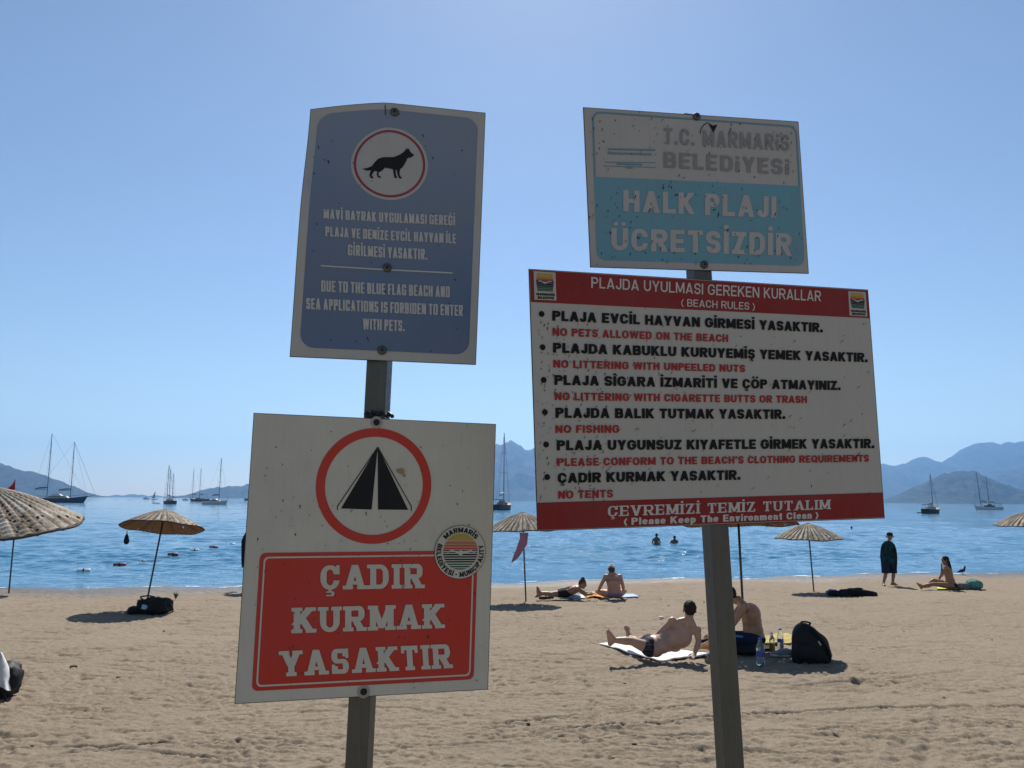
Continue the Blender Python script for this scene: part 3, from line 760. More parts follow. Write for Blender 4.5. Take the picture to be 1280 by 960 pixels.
for body, c in (("ÇADIR", ((400.4, 737), (528, 735), (400.4, 706.6), (528, 704.6))),
                ("KURMAK", ((367, 791.3), (553.4, 784.8), (367, 759.5), (553.4, 754.5))),
                ("YASAKTIR", ((352, 845.5), (563.5, 834.8), (351, 813.8), (561.5, 804.8)))):
    tent.text(body, 'slab', *c, M_tw, .0026)
# municipal seal
LG = lambda x, y: (540 + x / 12.8, 650 + y / 12.8)
cl = tent.ab(*LG(447, 512)); rl = .0705
tent.sdf('seal_rim', lambda X, Y: rl - np.hypot(X - cl[0], Y - cl[1]), (cl[0] - rl, cl[1] - rl, cl[0] + rl, cl[1] + rl), .004, .0030, M_black, 20)
seal = tent.sdf('seal_disc', lambda X, Y: rl - .0011 - np.hypot(X - cl[0], Y - cl[1]), (cl[0] - rl, cl[1] - rl, cl[0] + rl, cl[1] + rl), .004, .0035, M_tw, 20)
ci = tent.ab(*LG(450, 502)); ri_ = .0478
M_gold = paint('gold print', (.42, .30, .06), .2, .3); M_oran = paint('orange print', (.48, .16, .04), .2, .3)
M_navy = paint('navy print', (.012, .018, .03), .1, .2); M_green = paint('sea green print', (.03, .10, .08), .1, .2); M_teal = paint('teal print', (.04, .12, .14), .15, .3)
for y0, y1, m_ in ((205, 318, M_gold), (326, 338, M_gold), (345, 360, M_tred), (366, 392, M_oran), (400, 425, M_tred), (437, 462, M_tred), (473, 490, M_black), (510, 522, M_black), (540, 563, M_navy), (578, 600, M_navy), (617, 640, M_navy), (655, 677, M_navy), (695, 715, M_green), (733, 755, M_green), (770, 790, M_green)):
    b1 = tent.ab(*LG(450, y0))[1]; b0 = tent.ab(*LG(450, y1))[1]
    tent.sdf('seal_stripe', lambda X, Y: inter(ri_ - np.hypot(X - ci[0], Y - ci[1]), Y - b0, b1 - Y), (ci[0] - ri_, b0, ci[0] + ri_, b1), .0010, .0041, m_, 60)
gull = [(230, 525), (270, 490), (310, 470), (360, 488), (430, 492), (455, 470), (475, 492), (560, 486), (620, 474), (660, 500), (690, 525), (620, 508), (560, 522), (500, 530), (452, 575), (405, 530), (350, 510), (300, 500)]
k = tent.poly('', [LG(*p) for p in gull], .0046, None); k.build('seal_gull', M_tw, tent.root)
def arc_text(s, body, st, c, r_base, a0, a1, m, inward, hgt, h=.0046):
    lines, L = text_polys(body, ST[st]); mb = MB()
    for gl in lines:
        for pl in gl:
            vs = []
            for (x, y) in pl:
                a = a0 + (a1 - a0) * x / L; r = r_base - y * hgt if inward else r_base + y * hgt
                vs.append(s.S(c[0] + r * math.sin(a), c[1] + r * math.cos(a), h))
            mb.add(vs, [tuple(range(len(vs)))])
    return mb.build('lettering', m, s.root)
arc_text(tent, "MARMARİS", 'bold', cl, .0520, R_(-50), R_(50), M_black, False, .0132)
arc_text(tent, "BELEDİYESİ", 'bold', cl, .0655, R_(-69), R_(-163), M_black, True, .0132)
arc_text(tent, "-", 'bold', cl, .0655, R_(-169), R_(-173), M_black, True, .0132)
arc_text(tent, "MUNICIPALITY", 'bold', cl, .0655, R_(-180), R_(-288), M_black, True, .0132)
k = MB(); 
for (x, y, a, b_) in ((785, 315, 20, 16), (800, 335, 9, 8), (770, 312, 8, 9)):
    q = [tent.S(*tent.ab(280 + (x + a * math.cos(i * .7) * random.uniform(.6, 1.1)) / 3.5556, 500 + (y + b_ * math.sin(i * .7) * random.uniform(.6, 1.1)) / 3.5556), .0013 + .0002 * (a < 10) + .0002 * (a == 9)) for i in range(9)]
    k.add(q, [tuple(range(9))])
k.build('rust_stain', M_orst, tent.root)
for p in ((470.5, 528), (454.5, 864.5)): tent.bolt(*p, .0085, M_hole, M_washer)

# ---- free public beach sign, upper right
M_hw = paint('dull white print', (.42, .40, .38), .2, .9, rough=.5)
M_hblue = paint('faded sky blue print', (.14, .32, .40), .3, .6, rough=.5)
M_hlet = paint('dull white lettering', (.42, .40, .385), .15, .7, worn=(.15, .30, .37))
M_hgrey = paint('bleached grey lettering', (.235, .235, .235), .35, .5)
M_hline = paint('faded blue line', (.13, .26, .33), .2, .3, worn=(.4, .4, .39))
halk = Sign([(729, 134), (998, 152), (1011, 342), (738, 334)], 2.2)
halk.start('notice_board', 'bleached white and pale blue sign topmost on the right post', 'sign')
halk.panel(M_hw, M_edge)
Wh, Hh = halk.W, halk.H
hq = [halk.ab(*p) for p in ((739.5, 138.8), (995.8, 157.5), (1006, 332.5), (745.8, 325))]
def hrect(inset, rad):
    q = np.array(hq); pts = []
    for i in range(4):
        p, a, b_ = q[i], q[i - 1], q[(i + 1) % 4]
        ea = (a - p) / np.linalg.norm(a - p); eb = (b_ - p) / np.linalg.norm(b_ - p); pc = p + (ea + eb) * inset
        for kk in range(9):
            th = kk / 8; pts.append((1 - th) ** 2 * (pc + ea * rad) + 2 * th * (1 - th) * pc + th ** 2 * (pc + eb * rad))
    return dist_poly(pts)
ho_, hi_ = hrect(0, .030), hrect(.0055, .024)
m0, m1 = np.array(halk.ab(743.8, 221)), np.array(halk.ab(997.5, 232.5))
below = lambda X, Y: (m0[1] + (X - m0[0]) * (m1[1] - m0[1]) / (m1[0] - m0[0])) - Y
hb = (min(p[0] for p in hq), min(p[1] for p in hq), max(p[0] for p in hq), max(p[1] for p in hq))
halk.sdf('printed_border', lambda X, Y: inter(ho_(X, Y), -hi_(X, Y), -below(X, Y)), hb, .0025, .0008, M_hline, 20)
halk.sdf('printed_field', lambda X, Y: inter(ho_(X, Y), below(X, Y)), hb, .004, .0008, M_hblue, 30)
H5 = lambda x, y: (710 + x / 4, 120 + y / 4)
ST['widei'] = dict(ST['wide'], id='widei')
halk.text("T.C. MARMARİS".replace('İ', 'i'), 'wide', (829.5, 180), (986, 189), (829.5, 160), (986, 168.8), M_hgrey)
halk.text("BELEDiYESi", 'wide', (829.5, 209.5), (986, 218.8), (829.5, 190), (986, 199.5), M_hgrey)
halk.text("HALK PLAJI", 'round', (778.8, 264.5), (970, 273), (778.8, 237.5), (970, 246), M_hlet)
halk.text("ÜCRETSİZDİR", 'round', (763.8, 313), (988.8, 320), (763.8, 285), (988.8, 292), M_hlet)
k = MB()
for i, (a, b_, th) in enumerate((((197, 266), (437, 271), 9), ((195, 286), (420, 293), 10), ((180, 331), (440, 334), 3), ((240, 340), (372, 344), 8), ((172, 350), (442, 358), 3), ((285, 358), (326, 360), 7))):
    q = halk.quad(None, [H5(a[0], a[1] - th / 2), H5(b_[0], b_[1] - th / 2), H5(b_[0] - 4, b_[1] + th / 2), H5(a[0] + 4, a[1] + th / 2)], .0012 + i * .0001, None); k.add(q.v, q.f)
k.build('wave_emblem', M_hline, halk.root)
k = MB()
def spl(s, pts, wd, h, k):                          # thin painted-looking streak
    for (a, b_) in zip(pts[:-1], pts[1:]):
        d = Vector((b_[0] - a[0], b_[1] - a[1])); d.normalize(); n_ = (-d.y * wd, d.x * wd)
        q = s.poly('', [(a[0] - n_[0], a[1] - n_[1]), (b_[0] - n_[0], b_[1] - n_[1]), (b_[0] + n_[0], b_[1] + n_[1]), (a[0] + n_[0], a[1] + n_[1])], h, None); k.add(q.v, q.f)
spl(halk, [H5(658, 190), H5(664, 165), H5(678, 145), H5(697, 134)], .5, .0030, k)
q = halk.poly('', [H5(697, 134), H5(722, 150), H5(745, 144), H5(725, 186), H5(712, 160)], .0032, None); k.add(q.v, q.f)
k.build('black_smear', M_black, halk.root)
def scratches(s, n, area, m, seed, slant=(-.35, 1)):
    rg = random.Random(seed); k = MB()
    for i in range(n):
        x = rg.uniform(area[0], area[2]); y = rg.uniform(area[1], area[3]); L = rg.uniform(.8, 4.5) * (2.2 if rg.random() < .12 else 1); wd = rg.uniform(.32, .85)
        dx, dy = slant[0] * L + rg.gauss(0, .5), slant[1] * L
        q = s.poly('', [(x - wd, y), (x + wd, y - wd * .4), (x + dx + wd * .6, y + dy * .8), (x + dx, y + dy)], .0030 + i * 1e-6, None); k.add(q.v, q.f)
    return tag(k.build('scratch_mark', m, s.root), kind='stuff')
scratches(halk, 170, (735, 145, 1000, 332), M_black, 2)
scratches(tent, 120, (318, 535, 608, 860), M_black, 5, (-.1, .6))
scratches(dog, 55, (385, 165, 590, 440), M_black, 6, (.1, .5))
for p in ((870.5, 146), (880, 331)): halk.bolt(*p, .0115, M_bolt)

# ---- beach rules board, lower right
M_rw = paint('grey white print', (.445, .425, .375), .12, .75, rough=.45)
M_rred = paint('deep red print', (.245, .022, .020), .12, .3, rough=.45)
M_rlr = paint('red lettering', (.33, .022, .022), .1, .3)
M_rlw = paint('white lettering', (.55, .52, .48), .15, .6, worn=(.25, .05, .045))
M_rlb = paint('black lettering', (.008, .008, .009), .04, .0, streak=.03)
rules = Sign([(661, 336), (1085, 362), (1106, 648), (672, 664)], 2.2)
rules.start('notice_board', 'large white beach rules board with red bands along top and bottom', 'sign')
rules.panel(M_rw, M_edge)
rules.quad('red_band', [(662.0, 337.4), (1084.6, 363.3), (1087.4, 397.8), (663.6, 377.5)], .0008, M_rred)
rules.quad('red_band', [(671.6, 628.4), (1103.6, 615.6), (1105.6, 646.6), (672.6, 662.6)], .0008, M_rred)
RL = [("PLAJDA UYULMASI GEREKEN KURALLAR", 'semi', (738.7, 360), (1025.6, 377), (738.7, 346.4), (1025.6, 363.8), M_rlw),
      ("( BEACH RULES )", 'semi', (851, 382.8), (943, 387.9), (851, 373.6), (943, 378.6), M_rlw),
      ("PLAJA EVCİL HAYVAN GİRMESİ YASAKTIR.", 'black', (690, 401), (1027.9, 415.6), (690, 388.4), (1027.9, 403.8), M_rlb),
      ("NO PETS ALLOWED ON THE BEACH", 'bold', (690.3, 419.7), (909.8, 427.8), (690.3, 409.8), (909.8, 418.4), M_rlr),
      ("PLAJDA KABUKLU KURUYEMİŞ YEMEK YASAKTIR.", 'black', (690.9, 440.9), (1083.8, 452.9), (690.9, 428.5), (1083.8, 441.3), M_rlb),
      ("NO LITTERING WITH UNPEELED NUTS", 'bold', (691.3, 459.6), (930.9, 465.3), (691.3, 449.9), (930.9, 456.3), M_rlr),
      ("PLAJA SİGARA İZMARİTİ VE ÇÖP ATMAYINIZ.", 'black', (692.6, 481.2), (1050, 487.8), (692.6, 468.8), (1050, 476.3), M_rlb),
      ("NO LITTERING WITH CIGARETTE BUTTS OR TRASH", 'bold', (693.1, 500.3), (1008.2, 504), (693.1, 490.4), (1008.2, 495), M_rlr),
      ("PLAJDA BALIK TUTMAK YASAKTIR.", 'black', (694, 522.4), (981, 523.8), (694, 509.7), (981, 512), M_rlb),
      ("NO FISHING", 'bold', (694, 541.2), (773.8, 541.2), (694, 531.6), (773.8, 531.3), M_rlr),
      ("PLAJA UYGUNSUZ KIYAFETLE GİRMEK YASAKTIR.", 'black', (695.6, 563), (1092.2, 560.3), (695.6, 550.4), (1092.2, 548.5), M_rlb),
      ("PLEASE CONFORM TO THE BEACH'S CLOTHING REQUIREMENTS", 'bold', (696.3, 582.8), (1085.6, 577.2), (696.3, 572.9), (1085.6, 568.4), M_rlr),
      ("ÇADIR KURMAK YASAKTIR.", 'black', (696.9, 603.8), (924.9, 599.7), (696.9, 591.3), (924.9, 587.5), M_rlb),
      ("NO TENTS", 'bold', (697.4, 623.5), (765.9, 621.8), (697.4, 613.8), (765.9, 611.9), M_rlr),
      ("ÇEVREMİZİ TEMİZ TUTALIM", 'slabs', (759.3, 645.6), (1036.9, 636.3), (759.3, 632.5), (1036.9, 624.4), M_rlw),
      ("( Please Keep The Environment Clean )", 'bold', (779.4, 656.3), (1022.3, 647.9), (779.4, 647.5), (1022.3, 639.4), M_rlw)]
for a in RL: rules.text(*a)
for p in ((676.8, 392.5), (678.1, 434.1), (679.4, 475), (680.9, 515.3), (682.4, 555.6), (683.8, 596.3)):
    a, b_ = rules.ab(*p); k = MB(); k.add([rules.S(a + .0078 * math.cos(i * .35), b_ + .0078 * math.sin(i * .35), .002) for i in range(18)], [tuple(range(18))]); k.build('bullet_dot', M_rlb, rules.root)
def badge(q):
    at = lambda u, v: tuple((1 - v) * ((1 - u) * q[0][i] + u * q[1][i]) + v * ((1 - u) * q[3][i] + u * q[2][i]) for i in (0, 1))
    b = rules.quad('badge', q, .0014, M_rw)
    for v0, v1, m_ in ((.06, .20, M_gold), (.20, .235, M_oran), (.25, .30, M_tred), (.31, .40, M_black), (.41, .47, M_navy), (.48, .53, M_navy), (.54, .59, M_green), (.60, .65, M_green), (.66, .69, M_green)):
        ins = .10 + .10 * abs((v0 + v1) / 2 - .36) ** 1.2 * 2
        k = rules.quad(None, [at(ins, v0), at(1 - ins, v0), at(1 - ins, v1), at(ins, v1)], .0019, None); k.build('badge_stripe', m_, b)
    pts = [at(*p) for p in ((.14, .36), (.28, .31), (.40, .35), (.5, .355), (.6, .35), (.74, .31), (.88, .36), (.74, .355), (.6, .39), (.5, .44), (.4, .39), (.28, .355))]
    rules.poly('', pts, .0024, None).build('badge_gull', M_rw, b)
    for body, v in (("MARMARİS", .845), ("BELEDİYESİ", .965)):
        o = rules.text(body, 'black', at(.09 if v < .9 else .14, v), at(.93 if v < .9 else .88, v), at(.09 if v < .9 else .14, v - .085), at(.93 if v < .9 else .88, v - .085), M_rlb, .0024); o.parent = b
badge([(666.8, 339), (694.1, 340.9), (695.3, 375.7), (668, 374.6)])
badge([(1059.9, 364), (1081.5, 365.3), (1083.8, 395.9), (1061.6, 394.4)])
scratches(rules, 190, (670, 400, 760, 625), M_black, 3, (-.3, 1)); scratches(rules, 110, (760, 400, 1095, 618), M_black, 4, (-.8, 1))

# ---- posts
def post_mat(name, col):
    def bld(t, b):
        n = noise(t, objco(t, (60, 60, 5)), 1, 4, .7); n2 = noise(t, objco(t), 40, 4, .7)
        c = mix(t, n, tuple(c * .62 for c in col), tuple(c * 1.25 for c in col))
        c = mix(t, ramp(t, n2, [(.60, BW[0]), (.72, BW[1])]).outputs[0], c, (.10, .075, .05))
        t.links.new(c, b.inputs['Base Color'])
        r = ramp(t, n2, [(.3, (.40,) * 3), (.8, (.62,) * 3)]); t.links.new(r.outputs[0], b.inputs['Roughness'])
    return mat(name, col, .5, .35, .5, bld)
M_post = post_mat('weathered galvanised steel', (.10, .098, .080))
M_post2 = post_mat('dark weathered steel', (.095, .092, .078))
def post(pix_top, pix_mid, pix_bot, depth, yaw, half, label, m):
    """square tube: axis fixed by two pixels on it at the depth of the signs it carries; stands in the sand"""
    a, b_ = P(*pix_mid, depth), P(*pix_bot, depth)
    d = (a - b_).normalized()
    ztop = P(*pix_top, depth).z; top = b_ + d * ((ztop - b_.z) / d.z)
    gz0 = float(gz(b_.x, b_.y)); base = b_ + d * ((gz0 - .25 - b_.z) / d.z); g = b_ + d * ((gz0 - b_.z) / d.z)
    rt = empty('sign_post', g, label, 'post', 'sign posts')
    rot = Matrix.Rotation(yaw, 3, 'Z'); ch = half * .13
    sec = []
    for sx, sy in ((1, -1), (1, 1), (-1, 1), (-1, -1)):
        c0 = Vector((sx * (half - ch), sy * (half - ch), 0)); a0 = math.atan2(sy, sx)
        for k in range(-2, 3): sec.append(rot @ (c0 + Vector((math.cos(a0 + k * .39) * ch, math.sin(a0 + k * .39) * ch, 0))))
    def skin(sec, p0, p1):
        n = len(sec); mb = MB(); mb.add([p0 + s for s in sec] + [p1 + s for s in sec], [(i, (i + 1) % n, n + (i + 1) % n, n + i) for i in range(n)] + [tuple(range(n, 2 * n)), tuple(range(n))[::-1]]); return mb
    skin(sec, base, top).build('tube', m, rt)
    k = MB(); k.box(top + d * .0015, (half * 1.03, half * 1.03, .003), rot); k.build('end_cap', M_edge, rt)
    return rt, d
# sign backs sit on the front face of their post
def back_depth(s, px, py):
    r = ray(px, py); kk = (s.O - CAM).dot(s.N) / r.dot(s.N); return (CAM + r * kk).y
YL = max(back_depth(tent, 454, 865), back_depth(tent, 470, 528), back_depth(dog, 485, 300), back_depth(dog, 490, 145)) + .036
YR = max(back_depth(rules, 876, 365), back_depth(rules, 893, 650), back_depth(halk, 868, 150), back_depth(halk, 876, 330)) + .034
lp, ld = post((489, 150), (473, 485), (450.5, 925), YL, R_(-7), .029, 'grey steel square post under the dog and tent signs', M_post2)
rp, rd_ = post((862, 150), (873.5, 340), (911.5, 940), YR, R_(14), .0275, 'pale weathered square post carrying the large beach rules board', M_post)
k = MB()
c = P(473, 519, YL - .03)
pr = [c + Vector((math.sin(i * 1.9) * .004 + (i - 9) * .0042, -.006 + .006 * math.sin(i * 2.7), .004 * math.sin(i * 1.3) + (.004 if 4 < i < 14 else 0))) for i in range(19)]
k.tube(pr, [.003 + .004 * abs(math.sin(i * 1.7)) for i in range(19)], 6)
k.build('tape_band', M_edge, lp, smooth=True)
#@@NEXT
# ------------------------------------------------------------------ straw umbrellas
def straw_build(t, b):
    uv = nd(t, 'ShaderNodeUVMap'); mp = nd(t, 'ShaderNodeMapping'); mp.inputs['Scale'].default_value = (90, 3.0, 1)
    t.links.new(uv.outputs[0], mp.inputs[0]); n1 = noise(t, mp.outputs[0], 1, 3, .6)
    mp2 = nd(t, 'ShaderNodeMapping'); mp2.inputs['Scale'].default_value = (26, 62, 1)
    t.links.new(uv.outputs[0], mp2.inputs[0]); n2 = noise(t, mp2.outputs[0], 1, 3, .7)
    c = mix(t, ramp(t, n1, [(.36, BW[0]), (.62, BW[1])]).outputs[0], (.27, .205, .14), (.74, .67, .56))
    c = mix(t, ramp(t, n2, [(.35, BW[0]), (.65, BW[1])]).outputs[0], mix(t, .55, c, (.10, .07, .045)), c)
    mp3 = nd(t, 'ShaderNodeMapping'); mp3.inputs['Scale'].default_value = (18, 5, 1); t.links.new(uv.outputs[0], mp3.inputs[0])
    n3 = noise(t, mp3.outputs[0], 1, 4, .7)
    c = mix(t, ramp(t, n3, [(.44, BW[0]), (.62, BW[1])]).outputs[0], c, mix(t, .5, c, (.13, .09, .055)))
    su = nd(t, 'ShaderNodeSeparateXYZ'); t.links.new(uv.outputs[0], su.inputs[0])
    wob = nd(t, 'ShaderNodeMath', operation='MULTIPLY_ADD'); t.links.new(n2, wob.inputs[0]); wob.inputs[1].default_value = .012; t.links.new(su.outputs[0], wob.inputs[2])
    ml = nd(t, 'ShaderNodeMath', operation='MULTIPLY'); t.links.new(wob.outputs[0], ml.inputs[0]); ml.inputs[1].default_value = 38
    fr = nd(t, 'ShaderNodeMath', operation='FRACT'); t.links.new(ml.outputs[0], fr.inputs[0])
    c = mix(t, ramp(t, fr.outputs[0], [(.0, (.0,) * 3), (.10, (.0,) * 3), (.30, (1,) * 3), (.80, (1,) * 3), (1.0, (.1,) * 3)]).outputs[0], (.085, .058, .036), c)
    t.links.new(c, b.inputs['Base Color']); bump(t, b, n2, .6, .006)
M_straw = mat('woven straw', (.45, .37, .27), .85, 0, .15, straw_build)
M_under = fabric('brown reed lining', (.20, .125, .075), .9, .55, 30)  # reed underside in its own brown, darker than the straw on top
M_rim = mat('dark rim rope', (.05, .038, .028), .9)
M_upole = mat('dark umbrella pole', (.045, .042, .04), .5, .3)
R_U, H_U, RIM_Z = .90, .40, 1.78
def canopy_z(r): return RIM_Z + H_U * (1 - (r / R_U) ** 1.34)
def make_umbrella():
    root = empty('straw_umbrella', (0, 0, 0), 'x', 'beach umbrella', 'straw umbrellas along the beach')
    k = MB(); k.tube([(0, 0, -.35), (0, 0, .9), (0, 0, canopy_z(0) - .05)], .019, 10); k.build('pole', M_upole, root, smooth=True)
    nr, nf = 34, 38; nt_ = nf * 4; rg = random.Random(3)
    rs = np.linspace(.03, R_U, nr); V = []; UV = []
    for i, r in enumerate(rs):
        for j in range(nt_):
            a = 2 * math.pi * j / nt_
            fold = .011 * (abs(math.sin(nf * a / 2)) - .5) * min(1, r / .35) * 1.5
            weave = .0028 * (1 if (i + (j // 4)) % 2 else -1) * min(1, r / .3)
            sag = .012 * math.sin(3 * a + 1) * r + .010 * math.sin(7 * a) * r * r
            V.append((r * math.cos(a), r * math.sin(a), canopy_z(r) + fold + weave + sag)); UV.append((j / nt_, r / R_U))
    Fq = []; keep = []
    for i in range(nr - 1):
        for j in range(nt_):
            groove = j % 4 in (3, 0)
            p = (.07 if groove else .008) * (1 if i > 7 else .2) * (1.5 if i > 20 else 1)
            if i == nr - 2: p = 0
            if rg.random() < p: continue
            Fq.append((i * nt_ + j, i * nt_ + (j + 1) % nt_, (i + 1) * nt_ + (j + 1) % nt_, (i + 1) * nt_ + j)); keep.append((i, j))
    me = bpy.data.meshes.new('canopy'); me.from_pydata(V, [], Fq); me.materials.append(M_straw)
    ul = me.uv_layers.new(name='UVMap')
    for p in me.polygons:
        us = [UV[v] for v in p.vertices]; wrap = max(u[0] for u in us) - min(u[0] for u in us) > .5
        for li, u in zip(p.loop_indices, us): ul.data[li].uv = (u[0] + 1 if wrap and u[0] < .5 else u[0], u[1])
    can = bpy.data.objects.new('canopy', me); COL.objects.link(can); can.parent = root
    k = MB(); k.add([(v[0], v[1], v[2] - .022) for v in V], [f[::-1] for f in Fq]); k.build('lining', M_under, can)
    k = MB(); k.tube([(R_U * 1.003 * math.cos(a), R_U * 1.003 * math.sin(a), RIM_Z - .012 + .012 * math.sin(3 * a + 1) * R_U + .010 * math.sin(7 * a)) for a in np.linspace(0, 2 * math.pi, 77)], .014, 6)
    k.build('rim', M_rim, can, smooth=True)
    k = MB(); k.lathe([(.07, -.012), (.065, .006), (.04, .018), (.002, .022)], 12, (0, 0, canopy_z(.03) - .004)); k.build('peak_cap', M_straw, can, smooth=True)
    for i in range(8):
        a = i * math.pi / 4 + .2
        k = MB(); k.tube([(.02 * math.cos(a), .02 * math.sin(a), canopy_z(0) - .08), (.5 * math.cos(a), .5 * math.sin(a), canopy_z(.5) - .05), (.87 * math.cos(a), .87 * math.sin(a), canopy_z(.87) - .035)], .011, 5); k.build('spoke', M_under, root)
    return root
UMB = [((-10, 862), 'big straw umbrella cut by the left edge with a small red pennant', (7.5, 0, 20), (0, 0), -.07),
       ((11, 741), 'straw umbrella hidden behind the big umbrella, only its thin pole showing', (0, 0, 70), (0, 0), 0),
       ((182, 760), 'leaning straw umbrella with its pole beside a black bag on the left', (-9, 3.8, 130), (-2.5, -3.8), 0),
       ((350, 737), 'straw umbrella behind the no tents sign, known by its shadow', (0, 0, 200), (0, 0), 0),
       ((657.5, 750.7), 'straw umbrella with a pink scarf hanging from its rim', (1, -2.6, 15), (0, 1), .06),
       ((931, 806), 'straw umbrella behind the rules board shading two men and their bags', (-2, -.6, 300), (-2, .4), -.07),
       ((1018, 739), 'small straw umbrella right of the rules board over dark clothes', (0, -2.6, 80), (1, 2.0), .33),
       ((1293, 735), 'straw umbrella cut off by the right edge of the picture', (0, 0, 250), (0, 0), 0)]
proto = make_umbrella(); UM = []
for i, (px, lab, (rx, ry, rz), (tx, ty), sink) in enumerate(UMB):
    o = proto if i == 0 else copy_tree(proto)
    g = G(*px) if i else Vector((-5.40, 8.55, float(gz(-5.40, 8.55))))
    o.location = g - Vector((0, 0, sink)); o.rotation_mode = 'XYZ'
    o.rotation_euler = (Matrix.Rotation(R_(ry), 3, 'Y') @ Matrix.Rotation(R_(rx), 3, 'X') @ Matrix.Rotation(R_(rz), 3, 'Z')).to_euler()
    o['label'] = lab; UM.append(o)
    # the canopy sits on its tilting head: level it independently of the leaning pole
    Rw = Matrix.Rotation(R_(ty), 3, 'Y') @ Matrix.Rotation(R_(tx), 3, 'X'); Ro = o.rotation_euler.to_matrix(); Rl = Ro.inverted() @ Rw @ Ro
    pv_ = Vector((0, 0, RIM_Z + H_U - .05))
    for ch in o.children:
        if not ch.name.startswith('pole'):
            ch.rotation_euler = Rl.to_euler(); ch.location = pv_ - Rl @ pv_
def rim_pt(o, ang, r=R_U, dz=-.02):               # world point on an umbrella's rim
    Rm = o.rotation_euler.to_matrix(); rz = Rm.inverted() @ Vector((math.cos(ang), math.sin(ang), 0)); rz.z = 0; rz.normalize()
    return o.location + Rm @ Vector((rz.x * r, rz.y * r, RIM_Z + dz))

M_redcloth = fabric('red cloth', (.42, .03, .02)); M_pink = fabric('pink scarf cloth', (.33, .15, .22), .9, .35, 22); M_darkcloth = fabric('dark navy cloth', (.012, .014, .022))
k = MB(); q = P(15.5, 611, 8.65)
k.tube([q + Vector((.02, 0, -.06)), q + Vector((.02, 0, .10))], .003, 6)
k2 = MB(); 
pv = [q + Vector((.02, 0, .098)), q + Vector((.022, .01, -.01)), q + Vector((-.055, -.02, -.012)), q + Vector((-.012, .012, .045))]
k2.add([p + Vector((0, -.004, 0)) for p in pv] + [p + Vector((0, .004, 0)) for p in pv], [(0, 1, 2, 3), (7, 6, 5, 4), (0, 4, 5, 1), (1, 5, 6, 2), (2, 6, 7, 3), (3, 7, 4, 0)])
rt = empty('pennant', q, 'small red pennant stuck on the big straw umbrella at the left edge', 'flag')
k.build('stick', M_upole, rt); k2.build('cloth', M_redcloth, rt)

def hanging(name, label, cat, top, pts, width, m, group=None, amp=.02):
    """cloth bunched at a knot and hanging: lofted flat folds"""
    mb = MB(); n = 14; rows = []
    for i, (dx, dy, dz, wd) in enumerate(pts):
        c = top + Vector((dx, dy, dz))
        rows.append([c + Vector((wd * width * math.cos(2 * math.pi * j / n) + amp * wd * math.sin(5 * j + i), wd * width * .45 * math.sin(2 * math.pi * j / n) + amp * wd * math.cos(7 * j + 2 * i), amp * wd * math.sin(3.1 * j + i))) for j in range(n)])
    mb.add([p for r in rows for p in r], [(i * n + j, i * n + (j + 1) % n, (i + 1) * n + (j + 1) % n, (i + 1) * n + j) for i in range(len(rows) - 1) for j in range(n)] + [tuple(range(n))[::-1], tuple(range((len(rows) - 1) * n, len(rows) * n))])
    o = mb.build(name, m, None, tuple(top + Vector(pts[-1][:3])), True); tag(o, label, cat, group); return o
# pink scarf on the middle umbrella
tp = rim_pt(UM[4], R_(-95)); 
hanging('scarf', 'crumpled pink scarf hanging from the rim of a straw umbrella', 'scarf', P(652, 667, tp.y - .05),
        [(0.01, .04, .02, .6), (.06, 0, .0, 1.0), (.05, 0, -.12, .9), (.02, 0, -.25, 1.15), (-.05, 0, -.38, 1.1), (-.11, 0, -.50, .9), (-.17, 0, -.60, .55), (-.22, 0, -.66, .15)], .085, M_pink)
tl = UM[2]
a = P(159, 663, rim_pt(tl, R_(180)).y - .1)
hanging('pouch', 'dark drop shaped pouch hanging from the leaning straw umbrella', 'pouch', a, [(0, 0, .0, .12), (0, 0, -.07, .16), (0, 0, -.12, .55), (0, 0, -.22, 1.0), (0, 0, -.28, .95), (0, 0, -.31, .4)], .062, M_darkcloth, amp=.005)
a = P(307, 668, rim_pt(UM[3], R_(180)).y - .05)
hanging('towel', 'dark towel hanging at the left edge of the no tents sign', 'towel', a, [(0.02, 0, .06, .2), (0.01, 0, -.05, .7), (0, 0, -.2, 1.0), (0, 0, -.5, .95), (0.02, 0, -.78, 1.05), (.02, 0, -.92, .9)], .10, M_darkcloth, amp=.012)

